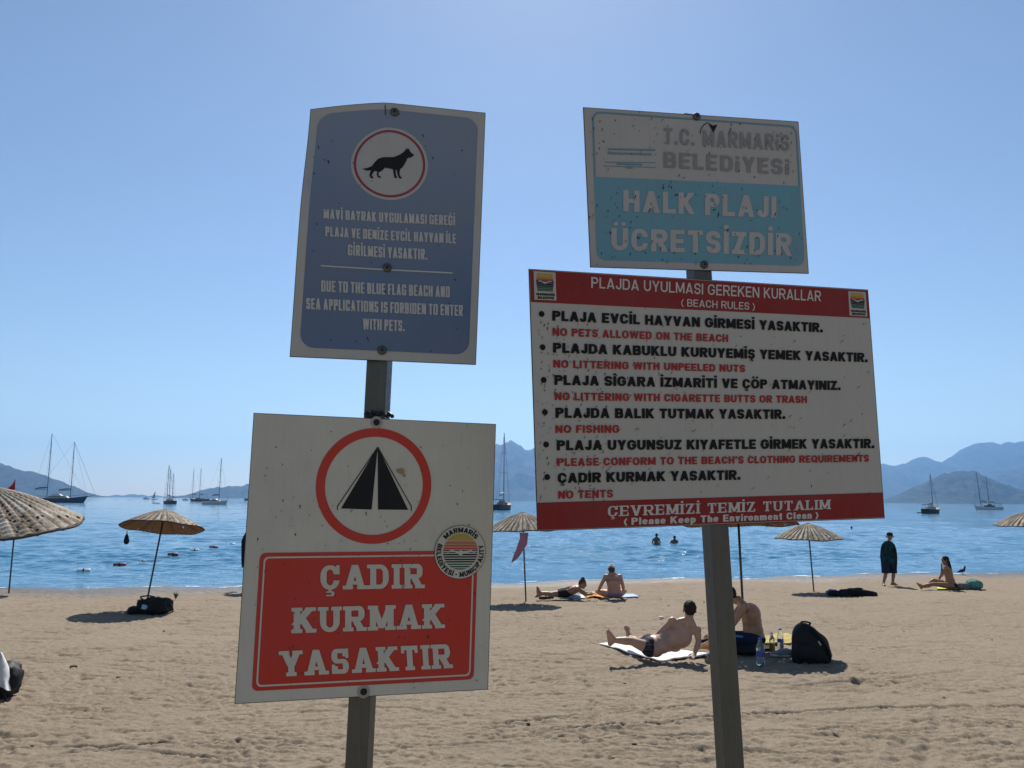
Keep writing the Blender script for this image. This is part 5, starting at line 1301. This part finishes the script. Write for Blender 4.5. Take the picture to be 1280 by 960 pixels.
flat_cloth('towel', 'yellow towel spread behind the bottles beside the black backpack', 'towel', [(955, 799), (992, 797), (998, 805), (956, 808)], M_yel, .02, 22, .07, .03)
flat_cloth('mat', 'dark beach mat under the hunched man in the umbrella shade', 'mat', [(888, 802), (955, 800), (965, 813), (899, 818)], M_blackc, .01, 16, .008)
flat_cloth('towel', 'rumpled blue towel lying on the black bag by the post', 'towel', [(921, 807.5), (940, 806.5), (944, 811), (922, 813)], M_bluec, .03, 14, .03, .17)

M_bag = fabric('black nylon', (.010, .010, .012), .6, .3, 40)
def lump(name, label, cat, pix_c, size, m, rotz=0, n=40, seed=2, power=.72, amp=.26, base_sink=.01):
    """soft bag-like superellipsoid resting on the sand"""
    g = G(*pix_c); k = MB(); rows = []; nv = 22
    for j in range(nv + 1):
        th = -math.pi / 2 + math.pi * j / nv
        for i in range(n):
            a = 2 * math.pi * i / n; sp_ = lambda v, e: math.copysign(abs(v) ** e, v)
            d = Vector((sp_(math.cos(th), power) * sp_(math.cos(a), power) * size[0], sp_(math.cos(th), power) * sp_(math.sin(a), power) * size[1], sp_(math.sin(th), power) * size[2] / 2))
            d *= 1 + amp * mnoise.noise(d * 6 + Vector((seed, 0, 0))) + .5 * amp * mnoise.noise(d * 16 + Vector((0, seed, 0)))
            d = Matrix.Rotation(rotz, 3, 'Z') @ d; rows.append(g + d + Vector((0, 0, size[2] / 2 - base_sink)))
    k.add(rows, [(j * n + i, j * n + (i + 1) % n, (j + 1) * n + (i + 1) % n, (j + 1) * n + i) for j in range(nv) for i in range(n)])
    rt = empty(name, g, label, cat); k.build('body', m, rt, smooth=True); return rt, g
def strap(rt, pts, r, m, name='strap'):
    k = MB(); q = []
    P_ = [Vector(p) for p in pts]
    for i in range(len(P_) - 1):
        a, b, c, d = P_[max(i - 1, 0)], P_[i], P_[i + 1], P_[min(i + 2, len(P_) - 1)]
        for s in range(6):
            t_ = s / 6; q.append(.5 * ((2 * b) + (c - a) * t_ + (2 * a - 5 * b + 4 * c - d) * t_ ** 2 + (3 * b - a - 3 * c + d) * t_ ** 3))
    q.append(P_[-1]); k.tube(q, r, 6); k.build(name, m, rt, smooth=True)
# black bag under the leaning umbrella
rt, g = lump('beach_bag', 'black shoulder bag with a pale blue tag beside the leaning umbrella', 'bag', (192, 767), (.33, .22, .34), M_bag, .1, seed=4)
strap(rt, [g + Vector(v) for v in ((.30, -.05, .22), (.40, -.10, .20), (.45, -.12, .08), (.38, -.14, .03), (.28, -.12, .05))], .014, M_bag)
strap(rt, [g + Vector(v) for v in ((-.22, -.02, .28), (-.28, -.04, .34), (-.12, -.05, .37), (.0, 0, .34))], .016, M_bag)
k = MB(); k.box(g + Vector((-.10, -.225, .16)), (.055, .012, .045), Matrix.Rotation(.3, 3, 'Y')); k.build('tag', M_lb, rt)
rt2, g2 = lump('pouch', 'small black pouch lying against the black shoulder bag', 'pouch', (168, 767), (.14, .13, .16), M_bag, .2, seed=9)
# backpack in the shade on the right
def backpack():
    g = G(1017, 827); rt = empty('backpack', g, 'black backpack standing in the umbrella shade beside water bottles', 'backpack')
    yb = g.y; prof = [(994, 1033.5, 829), (992.5, 1036, 826), (991.5, 1037.2, 818), (991.2, 1034, 808), (991.2, 1030, 798), (992.5, 1022.5, 790), (995, 1016.5, 784), (998, 1011, 780.5), (1000.5, 1007.5, 779)]
    rows = []; n = 24
    for i, (xl, xr, py) in enumerate(prof):
        cxx = (xl + xr) / 2; hw = (xr - xl) / 2 * yb / 1000; c = P(cxx, py, yb); dp = (.15, .17, .175, .165, .155, .14, .115, .08, .05)[i]
        for j in range(n):
            a = 2 * math.pi * j / n; e = .7; s_ = lambda v: math.copysign(abs(v) ** e, v); w_ = 1 + .03 * math.sin(5 * a + i)
            rows.append(c + Vector((hw * s_(math.cos(a)) * w_, dp * s_(math.sin(a)) * w_, 0)))
    k = MB(); k.add(rows, [(i * n + j, i * n + (j + 1) % n, (i + 1) * n + (j + 1) % n, (i + 1) * n + j) for i in range(len(prof) - 1) for j in range(n)] + [tuple(range(n))[::-1], tuple(range((len(prof) - 1) * n, len(prof) * n))])
    k.build('body', M_bag, rt, smooth=True)
    strap(rt, [P(1000, 780, yb), P(1003, 777.2, yb - .01), P(1009, 777.6, yb - .02), P(1013, 779.2, yb), P(1010, 782, yb)], .013, M_bag, 'top_handle')
    strap(rt, [P(1013, 785, yb - .1), P(1024, 796, yb - .19), P(1033.5, 809, yb - .18), P(1037, 820, yb - .14), P(1036, 827, yb - .1)], .020, M_bag)
    strap(rt, [P(1010, 785, yb + .1), P(1030, 797, yb + .10), P(1036, 812, yb + .10), P(1037, 826, yb + .06)], .020, M_bag)
    k = MB(); c = P(1006, 815, yb - .16); rr_ = []
    for j in range(9):
        th = -math.pi / 2 + math.pi * j / 8
        for i in range(18):
            a = 2 * math.pi * i / 18; s_ = lambda v: math.copysign(abs(v) ** .6, v); rr_.append(c + Vector((s_(math.cos(th)) * s_(math.cos(a)) * .13, s_(math.cos(th)) * s_(math.sin(a)) * .05, s_(math.sin(th)) * .11)))
    k.add(rr_, [(j * 18 + i, j * 18 + (i + 1) % 18, (j + 1) * 18 + (i + 1) % 18, (j + 1) * 18 + i) for j in range(8) for i in range(18)]); pk = k.build('front_pocket', M_bag, rt, smooth=True)
    k = MB(); k.box(P(1024.5, 804, yb - .205), (.010, .006, .030), Matrix.Rotation(R_(-32), 3, 'Y')); k.build('buckle', mat('grey plastic buckle', (.35, .35, .36), .4), rt)
backpack()
lump('bag', 'low black bag lying right of the post beside the water bottle', 'bag', (930, 818), (.20, .16, .20), M_bag, 0, seed=12)
# bottles
def glassy(name, col, tr=.92):
    def bld(t, b): b.inputs['Transmission Weight'].default_value = tr; b.inputs['IOR'].default_value = 1.2
    return mat(name, col, .06, 0, .5, bld)
M_pet = glassy('clear plastic', (.86, .93, .97)); M_label = mat('blue bottle label', (.03, .07, .32), .4); M_cap = mat('blue cap', (.05, .12, .40), .4); M_juice = mat('amber tea', (.35, .20, .03), .15); M_capw = mat('white cap', (.7, .7, .7), .4)
def bottle(label, pix, h, r, body, lab, cap, lab_z=(.30, .52)):
    g = G(*pix); rt = empty('water_bottle', g, label, 'bottle', None); g = g + Vector((0, 0, -.004))
    k = MB(); k.lathe([(r * .8, 0), (r, .012), (r, h * .28), (r * .95, h * .30), (r * .95, h * .54), (r, h * .57), (r, h * .66), (r * .8, h * .76), (r * .45, h * .86), (r * .38, h * .92), (r * .38, h * .93)], 20, g); k.build('bottle_body', body, rt, smooth=True)
    k = MB(); k.lathe([(r * 1.01, h * lab_z[0]), (r * 1.012, h * lab_z[0] + .002), (r * 1.012, h * lab_z[1] - .002), (r * 1.01, h * lab_z[1])], 20, g); k.build('label', lab, rt, smooth=True)
    k = MB(); k.lathe([(r * .46, h * .925), (r * .46, h), (r * .40, h * 1.006)], 14, g); k.build('cap', cap, rt, smooth=True)
bottle('large clear water bottle standing nearest the post in the shade', (951, 831), .345, .054, M_pet, M_label, M_cap, (.33, .52))
bottle('clear water bottle with a blue label in front of the yellow towel', (976, 812), .31, .046, M_pet, M_label, M_label, (.36, .52))
bottle('amber drink bottle between two clear water bottles', (965.5, 816), .285, .040, M_pet, M_juice, M_capw, (.04, .50))
# shoes
M_shoe = fabric('grey blue shoe cloth', (.20, .24, .28), .8, .3, 20); M_sole = mat('pale sole', (.5, .5, .48), .7)
def shoe(label, pix, ang, m, L=.27, cat='shoe', group=None, name='shoe'):
    g = G(*pix); rt = empty(name, g, label, cat, group); R = Matrix.Rotation(ang, 3, 'Z'); T = lambda x, y, z: g + R @ Vector((x, y, z))
    blob('sole', [('e', T(-.07, 0, .018), (.055, .038, .020), R), ('e', T(.06, 0, .018), (.075, .046, .020), R), ('c', T(-.07, 0, .018), .02, T(.06, 0, .018), .022)], M_sole, rt, .008, 2)
    blob('upper', [('c', T(-.075, 0, .055), .040, T(.0, 0, .06), .042), ('c', T(0, 0, .055), .042, T(.085, 0, .04), .034), ('e', T(-.06, 0, .085), (.05, .036, .03), R)], m, rt, .008, 2)
shoe('grey blue shoe lying in front of the amber bottle', (975, 821), 2.9, M_shoe)
shoe('grey blue shoe lying against the black backpack', (988, 820.5), .25, M_shoe)
shoe('black and white sandal in front of the hunched man', (884, 806), 2.6, M_blackc, cat='sandal', name='sandal')
M_flip = mat('brown sandal', (.06, .035, .025), .7)
for i, (px, py) in enumerate(((679.5, 748.4), (685.5, 748))):
    g = G(px, py); rt = empty('sandal', g, 'brown sandals on the sand at the knees of the woman lying down', 'sandal', 'pair of brown sandals'); k = MB()
    k.tube([g + Vector((-.12, .02 * i, .02)), g + Vector((0, 0, .022)), g + Vector((.13, .02, .02))], [.03, .045, .04], 8); k.build('sole', M_flip, rt, smooth=True)
    strap(rt, [g + Vector((.02, -.05, .03)), g + Vector((.05, 0, .075)), g + Vector((.02, .05, .03))], .010, M_flip)
lump('bag', 'blue and white bundled bag in front of the woman lying down', 'bag', (716, 749), (.20, .13, .15), fabric('blue white print cloth', (.30, .42, .58), .9, .6, 30), 0, seed=21, power=.9)
rt, g = lump('snack_bag', 'small brown snack bag on the orange towel', 'bag', (737.5, 745.5), (.07, .06, .14), fabric('brown paper', (.20, .08, .03)), 0, seed=22, power=.8)
lump('bundle', 'purple cloth bundle on the sand under the right umbrella', 'clothes', (1040.5, 744.5), (.16, .13, .16), fabric('purple cloth', (.16, .12, .27), .9, .4), 0, seed=23, power=.9, amp=.5)
lump('jacket', 'crumpled black jacket on the sand under the right umbrella', 'clothes', (1065, 744.8), (.42, .17, .17), M_blackc, 0, seed=24, power=.85, amp=.75)
lump('bag', 'sea green rounded bag on the sand behind the long haired woman', 'bag', (1217.5, 736.8), (.21, .16, .29), fabric('sea green cloth', (.10, .24, .20), .85, .5, 9), 0, seed=25, power=.9)
lump('bag', 'black and white patterned bag beside the sea green bag', 'bag', (1203, 736.9), (.19, .14, .19), M_bwprint, 0, seed=26, power=.85)
# pile at the left edge
rt, g = lump('beach_bag', 'black bag at the left edge under a white towel', 'bag', (-6, 872), (.24, .2, .36), M_bag, 0, seed=31)
strap(rt, [g + Vector(v) for v in ((.10, -.16, .20), (.17, -.20, .17), (.225, -.2, .05), (.24, -.2, -.01))], .016, M_bag)
gt = G(0, 872); k = MB(); rows = []; n = 16
for i, (xr, py) in enumerate(((1, 815), (6, 825), (10, 834), (11, 845), (10, 852), (12.5, 861))):
    for j in range(n):
        u = j / (n - 1); x = -60 + (xr + 60) * u; p = P(x, py + 3 * math.sin(j * 1.4) * (i == 5), gt.y - .20 + .06 * math.sin(j * 1.7 + i * .3) - .16 * (1 - abs(2 * u - 1)) ** .5 * min(1, i / 3)); rows.append(p)
k.add(rows, [(i * n + j, (i + 1) * n + j, (i + 1) * n + j + 1, i * n + j + 1) for i in range(5) for j in range(n - 1)])
rows2 = [p + Vector((0, .02, -.004)) for p in rows]; k.add(rows2, [(i * n + j, i * n + j + 1, (i + 1) * n + j + 1, (i + 1) * n + j) for i in range(5) for j in range(n - 1)])
tag(k.build('towel', M_white, None, tuple(gt), True), 'white towel draped over a black bag at the left edge', 'towel')
lump('pouch', 'dark navy pouch on the sand beside the draped white towel', 'pouch', (18, 848), (.085, .07, .135), fabric('navy nylon', (.010, .013, .03)), .3, seed=33, power=.8)

k = MB(); M_foam = fabric('sea foam', (.80, .82, .84), .6, .1)
for lay, off in enumerate((.0, .55)):
    pv_ = None
    for i in range(1500):
        x = -34 + i * .045
        ys = np.linspace(16, 45, 300); g_ = gz(np.full(300, x), ys); y = float(ys[np.argmax(g_ < .012)]) + off + .22 * mnoise.noise(Vector((x * .5, lay * 9., 0))) + .06 * mnoise.noise(Vector((x * 2.3, 3., lay)))
        wd = max(0, mnoise.noise(Vector((x * .8, 7. + lay * 5, 0))) * .8 + .35 * mnoise.noise(Vector((x * 4.5, 2., lay))) - .06 - .12 * lay) * .34
        cur = (Vector((x, y - wd, .020 + .004 * lay)), Vector((x, y + wd * .6, .018 + .004 * lay)), wd)
        if pv_ and (wd > .004 and pv_[2] > .004): k.add([pv_[0], cur[0], cur[1], pv_[1]], [(0, 1, 2, 3)])
        pv_ = cur
tag(k.build('foam', M_foam), kind='stuff')
# ------------------------------------------------------------------ boats
M_navyh = mat('navy hull', (.012, .018, .04), .5, 0, .2); M_whiteh = mat('white hull', (.55, .55, .54), .45, 0, .2); M_woodh = mat('varnished wood hull', (.045, .025, .015), .5, 0, .2); M_blackh = mat('dark hull', (.010, .010, .013), .5, 0, .2)
M_mast = mat('aluminium mast', (.07, .07, .075), .6, .1); M_deck = mat('teak deck', (.30, .22, .14), .7); M_sail = fabric('rolled sail', (.10, .12, .20)); M_glass = mat('cabin glass', (.02, .025, .03), .1); M_wsail = fabric('white sail', (.75, .74, .70)); M_rig = mat('rigging wire', (.12, .12, .13), .5, .3)
def boat(label, px, py, L, ang, masts, hull_m, cab_m=None, beam=.27, free=.085, group='boats at anchor in the bay', tender=None, sprit=0, boom_m=None, bimini=False):
    """masts: list of (position along the hull -0.5..0.5, height m, lean)"""
    w_ = W0(px, py); rt = empty('sailing_boat', w_, label, 'boat', group); B = L * beam / 2; H = L * free
    k = MB(); ns, nc = 17, 9; rows = []
    for i in range(ns):
        s = -1 + 2 * i / (ns - 1); x = s * L / 2; wd = B * (1 - max(0, s) ** 2.3) * (1 - .30 * max(0, -s) ** 2); wd = max(wd, .02 * B)
        sh = H * (1 + .45 * max(0, s) ** 2 + .12 * s * s)
        for j in range(nc):
            a = math.pi * j / (nc - 1); cy = math.cos(a); sy = math.sin(a)
            z = sh if j in (0, nc - 1) else sh - (sh + H * .5) * sy ** .7
            xx = x - (.06 * L * max(0, s) ** 3 * (1 - z / sh))
            rows.append((xx, wd * math.copysign(abs(cy) ** .55, cy), z))
    f = [(i * nc + j, i * nc + j + 1, (i + 1) * nc + j + 1, (i + 1) * nc + j) for i in range(ns - 1) for j in range(nc - 1)] + [tuple(range(nc)), tuple(range((ns - 1) * nc, ns * nc))[::-1]]
    k.add(rows, f); rt.rotation_euler = (0, 0, 0)
    Rz = Matrix.Rotation(ang, 3, 'Z'); X_ = lambda v: w_ + Rz @ Vector(v)
    def fin(mb, name, m, par=rt, smooth=False):
        mb.v = [tuple(X_(v)) for v in mb.v]; return mb.build(name, m, par, smooth=smooth)
    hull = fin(k, 'hull', hull_m)
    k = MB(); k.add([(rows[i * nc][0], rows[i * nc][1] * .96, rows[i * nc][2] - .04 * H) for i in range(ns)] + [(rows[i * nc + nc - 1][0], rows[i * nc + nc - 1][1] * .96, rows[i * nc + nc - 1][2] - .04 * H) for i in range(ns)], [(i, i + 1, ns + i + 1, ns + i) for i in range(ns - 1)]); fin(k, 'deck', M_deck)
    k = MB()
    for (x0, x1, wd, z0, z1) in ((-.22, .18, .55, 1.0, 1.55), (-.12, .06, .42, 1.55, 1.95)):
        k.add([(x * L, y * B, z * H) for x, y, z in ((x0, -wd, z0), (x1, -wd * .8, z0), (x1, wd * .8, z0), (x0, wd, z0), (x0 + .01, -wd * .9, z1), (x1 - .05, -wd * .65, z1), (x1 - .05, wd * .65, z1), (x0 + .01, wd * .9, z1))], [(0, 1, 5, 4), (1, 2, 6, 5), (2, 3, 7, 6), (3, 0, 4, 7), (4, 5, 6, 7), (3, 2, 1, 0)])
    cab = fin(k, 'cabin', cab_m or M_whiteh)
    k = MB()
    for sg in (-1, 1):
        k.box((-.02 * L, sg * .525 * B, 1.3 * H), (.13 * L, .012 * B, .10 * H))
    fin(k, 'cabin_window', M_glass, cab)
    if bimini:
        k = MB(); k.box((-.33 * L, 0, 2.1 * H), (.11 * L, .7 * B, .06 * H)); fin(k, 'awning', M_sail)
        for sx in (-.42, -.24):
            for sg in (-1, 1): k = MB(); k.tube([(sx * L, sg * .6 * B, H), (sx * L, sg * .6 * B, 2.1 * H)], .02 + .001 * L, 5); fin(k, 'awning_post', M_mast)
    k = MB(); nr_ = 9
    for sg in (-1, 1):
        pts = [(rows[i * nc][0], sg * abs(rows[i * nc][1]) * .95, rows[i * nc][2] + .42 * H) for i in range(1, ns)]; k.tube(pts, .012 + .001 * L, 4)
    fin(k, 'guard_rail', M_mast)
    for (mx, mh, lean) in masts:
        x = mx * L; z0 = H; tp = (x + lean, 0, mh)
        k = MB(); k.tube([(x, 0, z0 * .6), tp], [.05 + .0042 * mh, .03 + .0032 * mh], 8); mast = fin(k, 'mast', M_mast)
        for q in (.45, .72):
            zz_ = z0 + (mh - z0) * q; k = MB(); k.tube([(x + lean * q, -B * .45, zz_), (x + lean * q, B * .45, zz_)], .02 + .002 * mh, 5); fin(k, 'spreader', M_mast, mast)
        for e in ((.49 * L, 0, H * 1.4), (-.49 * L, 0, H * 1.1), (x - .01 * L, B * .95, H), (x - .01 * L, -B * .95, H)):
            k = MB(); k.tube([tp, e], 0.011 + .0007 * mh, 4); fin(k, 'stay', M_rig, mast)
        bl = .30 * L if len(masts) == 1 else .22 * L
        k = MB(); k.tube([(x, 0, z0 + .13 * mh), (x - bl, 0, z0 + .12 * mh)], .03 + .003 * mh, 6); bo = fin(k, 'boom', M_mast)
        k = MB(); k.tube([(x - .1, 0, z0 + .155 * mh), (x - bl * .5, 0, z0 + .15 * mh), (x - bl * .97, 0, z0 + .135 * mh)], [.010 * mh, .013 * mh, .006 * mh], 8); fin(k, 'furled_sail', boom_m or M_sail, bo, True)
    if sprit:
        k = MB(); k.tube([(.46 * L, 0, H * 1.35), (.5 * L + sprit, 0, H * 1.75)], [.16, .08], 6); fin(k, 'bowsprit', M_mast)
        for (mx, mh, lean) in masts[-1:]:
            k = MB(); k.tube([(mx * L + lean, 0, mh), (.5 * L + sprit, 0, H * 1.75)], .05, 4); fin(k, 'stay', M_rig)
    if tender:
        t0 = empty('dinghy', W0(*tender[0]), tender[1], 'dinghy'); q = t0.location; k = MB()
        Ld = tender[2]
        pts = [(-.5 * Ld, -.28 * Ld, .16), (.2 * Ld, -.28 * Ld, .18), (.45 * Ld, -.12 * Ld, .24), (.5 * Ld, 0, .27), (.45 * Ld, .12 * Ld, .24), (.2 * Ld, .28 * Ld, .18), (-.5 * Ld, .28 * Ld, .16)]
        k.tube([q + Matrix.Rotation(ang + .3, 3, 'Z') @ Vector(p) for p in pts], .10 * Ld ** .5, 8); k.build('tube', M_whiteh, t0, smooth=True)
        k = MB(); k.box(q + Vector((0, 0, .08)), (.40 * Ld, .22 * Ld, .04), Matrix.Rotation(ang + .3, 3, 'Z')); k.build('floor', M_blackh, t0)
    return rt
def fwd(px): return math.atan2(*(lambda v: (v.y, v.x))(W0(px, 700) - Vector((0, 0, 0))))   # direction away from the shore
boat('long two masted dark blue yacht behind the big straw umbrella', 73, 628.3, 24.0, .10, [(-.21, 30, -.1), (.20, 26.5, -.2)], M_navyh, M_whiteh, .22, .080, sprit=3.2)
boat('dark wooden sailboat far left of the no tents sign, three quarter view', 211, 629.8, 10.5, 2.35, [(-.30, 12.5, .2), (.02, 14.5, .1), (.22, 16.0, 0)], M_woodh, None, .30, .11, tender=((194.5, 629.2), 'small grey dinghy tied near the dark wooden sailboat', 3.2), bimini=True)
boat('distant dark sailboat with two masts behind the pale sailboat', 248.5, 626.8, 17, 2.7, [(-.02, 22.5, 0), (.36, 22.5, .2)], M_blackh, None, .25, .09)
boat('pale wide sailboat with one tall mast left of the no tents sign', 269.5, 630.6, 11.5, -.35, [(.13, 18.0, 0)], M_lb if False else M_whiteh, None, .30, .10, bimini=True)
boat('dark boat half hidden by the left edge of the no tents sign', 315, 625.8, 14, .1, [(.1, 17, 0)], M_navyh, None, .28, .12)
boat('blue sailboat with a very tall mast seen between the two posts', 628.5, 637.3, 11.0, fwd(628) - .35, [(.06, 20.2, .0)], M_navyh, M_deck, .30, .115, boom_m=M_wsail, bimini=True)
boat('small dark sailboat with one mast before the hilly island', 1165, 642.0, 7.5, fwd(1165) - .42, [(.10, 9.6, -.3)], M_blackh, None, .34, .14, tender=((1151.5, 641.3), 'pale dinghy tied behind the small dark sailboat', 2.6), bimini=True)
boat('white hulled sailboat with two slim masts at the right edge', 1235.5, 637.2, 10.2, 2.9, [(-.05, 13.2, .5), (.24, 15.0, .9)], M_whiteh, M_woodh, .30, .11, bimini=True)
# small craft far out
q = W0(193, 624.4); rt = empty('sailing_dinghy', q, 'tiny sailing dinghy with a raised pale sail on the horizon', 'boat'); Ls = 9
k = MB(); k.lathe([(.05, -.3), (1.3, .0), (1.5, .5), (1.45, .55)], 12, q, Matrix.Diagonal((2.6, 1, 1))); k.build('hull', M_blackh, rt)
k = MB(); k.add([q + Vector(v) for v in ((.6, -.05, 1.2), (-3.6, .2, 1.3), (.5, 0, 9.5), (.6, .05, 1.2), (-3.6, .3, 1.3), (.5, .1, 9.5))], [(0, 1, 2), (5, 4, 3), (0, 2, 5, 3), (0, 3, 4, 1), (1, 4, 5, 2)]); k.build('sail', fabric('grey sail', (.35, .36, .38)), rt)
for (px, py, L, lab) in ((183, 623.9, 12, 'tiny white motorboat on the horizon left of the dinghy sail'), (232, 625.3, 8, 'tiny white motorboat on the horizon beside the distant dark sailboat')):
    q = W0(px, py); rt = empty('motor_boat', q, lab, 'boat'); k = MB(); k.lathe([(.1, -.3), (.11 * L, .0), (.14 * L, .09 * L), (.13 * L, .10 * L)], 12, q, Matrix.Diagonal((3.2, 1, 1))); k.build('hull', M_whiteh, rt)
    k = MB(); k.box(q + Vector((-.05 * L, 0, .14 * L)), (.16 * L, .08 * L, .05 * L)); k.build('cabin', M_whiteh, rt)

# ------------------------------------------------------------------ swim-line floats, head in the water, pigeon
M_fw = mat('white float', (.75, .75, .74), .35); M_fr = mat('red float', (.25, .025, .025), .45)
FL = [(104.5, 715, 0, 'white float nearest the beach on the swimming line'), (149.5, 707.5, 1, 'red float second from the left on the swimming line'), (178, 702, 0, 'small white float between two red floats'), (216, 694.2, 1, 'red float right of the leaning umbrella pole'),
      (243, 689, 0, 'white float between the two red floats farther out'), (267, 685, 1, 'red float farthest out, near the no tents sign'), (288.5, 681.3, 0, 'white float last before the no tents sign')]
lf = [W0(a, b) for a, b, *_ in FL]
for i, (px, py, red, lab) in enumerate(FL):
    c = W0(px, py) + Vector((0, 0, .035)); nx_ = lf[min(i + 1, len(lf) - 1)] - lf[max(i - 1, 0)]; nx_.z = 0; nx_.normalize(); ax = Vector((1, .25, 0)).normalized(); s_ = .5 if i == 2 else 1
    rt = empty('float', c, lab, 'float', 'floats on the swimming line'); k = MB(); Lf = .23 * s_; r = .080 * s_
    k.tube([c - ax * Lf, c - ax * Lf * .93, c - ax * Lf * .8, c + ax * Lf * .8, c + ax * Lf * .93, c + ax * Lf], [r * .35, r * .8, r, r, r * .8, r * .35], 14); k.build('body', M_fr if red else M_fw, rt, smooth=True)
    k = MB(); k.tube([c - ax * Lf * .12, c + ax * Lf * .12], r * 1.06, 14); k.build('collar', M_blackh, rt)
k = MB(); k.tube([p + Vector((0, 0, .015)) for p in lf], .008, 4); tag(k.build('rope', M_rig, None, tuple(lf[0])), 'thin rope joining the floats of the swimming line', 'rope')
for (px, py, lab) in ((1064.5, 660.5, 'dark head of a swimmer far out below the hilly island'), (667.5, 640.5, 'tiny dark head of a swimmer left of the rules board')):
    q = W0(px, py); s6 = empty('person', q, lab, 'person'); hd = q + Vector((0, 0, .07))
    blob('body', head_prims(hd, (.4, 1, 0), (0, 0, 1), 1.15) + [('c', hd, .055, q + Vector((0, 0, -.15)), .06), ('c', q + Vector((-.2, 0, -.12)), .07, q + Vector((.2, 0, -.12)), .07)], M_skin3, s6, .014)
    blob('hair', [('e', hd + Vector((0, -.02, .04)), (.096, .112, .10), None)], M_hair, s6, .014, 2)
g = G(1203, 718.5); rt = empty('pigeon', g, 'small dark pigeon standing near the waterline on the right', 'bird')
M_feath = fabric('slate feathers', (.035, .037, .045))
V_ = lambda x, z, y=0: g + Vector((x, y, z))
blob('body', [('c', V_(.06, .17), .060, V_(-.05, .14), .055), ('c', V_(-.05, .14), .045, V_(-.19, .085), .018), ('c', V_(.08, .19), .042, V_(.105, .27), .030), ('e', V_(.112, .292), (.034, .030, .032), None), ('c', V_(.135, .288), .010, V_(.162, .278), .005)], M_feath, rt, .008, 3)
for sg in (-1, 1):
    k = MB(); k.tube([V_(.02, .10, sg * .03), V_(.025, .005, sg * .03), V_(.06, .006, sg * .03)], .007, 5); k.build('leg', mat('pigeon leg', (.2, .06, .05), .6), rt)
    blob('wing', [('c', V_(.05, .175, sg * .045), .034, V_(-.13, .115, sg * .035), .014)], M_feath, rt, .008, 2)
# sprig of beach plant and stray pebbles
g = G(219.5, 749); rt = empty('beach_plant', g, 'small green plant growing from the sand near the waterline', 'plant'); M_leaf = fabric('green leaf', (.06, .11, .03))
for i in range(7):
    a = i * .9; d = Vector((math.cos(a) * .05, math.sin(a) * .05, .13 + .03 * (i % 3))); k = MB(); k.tube([g, g + d * .6, g + d + Vector((d.x * .5, d.y * .5, 0))], [.008, .014, .002], 5); k.build('leaf', M_leaf, rt)
M_peb = fabric('dark pebble', (.06, .05, .045)); M_shell = fabric('pale shell', (.62, .58, .52))
PB = [(835.5, 757.5, .05), (880, 752.5, .05), (826, 749, .04), (773.5, 761.5, .035), (781, 855, .05), (793, 931, .055), (767, 948, .03), (148, 847, .05), (92, 834, .09), (129, 887, .03), (40, 933, .04), (205, 789, .05), (1001, 742, .03), (1130, 790, .035), (1180, 872, .03), (660, 905, .04), (700, 800, .035), (1240, 800, .03)]
for i, (px, py, s) in enumerate(PB):
    s *= .5; g = G(px, py); k = MB(); rows = []
    for j in range(7):
        th = -math.pi / 2 + math.pi * j / 6
        rows += [g + Vector((s * math.cos(th) * math.cos(a) * (1 + .2 * math.sin(2 * a + i)), s * .8 * math.cos(th) * math.sin(a), s * .38 * math.sin(th) + s * .2)) for a in np.linspace(0, 2 * math.pi, 10, endpoint=False)]
    k.add(rows, [(j * 10 + q, j * 10 + (q + 1) % 10, (j + 1) * 10 + (q + 1) % 10, (j + 1) * 10 + q) for j in range(6) for q in range(10)])
    tag(k.build('pebble', M_peb, None, tuple(g), True), 'small dark pebble lying alone on the sand', 'pebble', 'stray pebbles on the sand')
for (px, py) in ((826.5, 773),):
    g = G(px, py); k = MB(); k.lathe([(.001, 0), (.07, .008), (.06, .03), (.02, .045), (.001, .046)], 12, g); tag(k.build('shell', M_shell, None, tuple(g), True), 'pale shell on the sand behind the reclining man', 'shell')
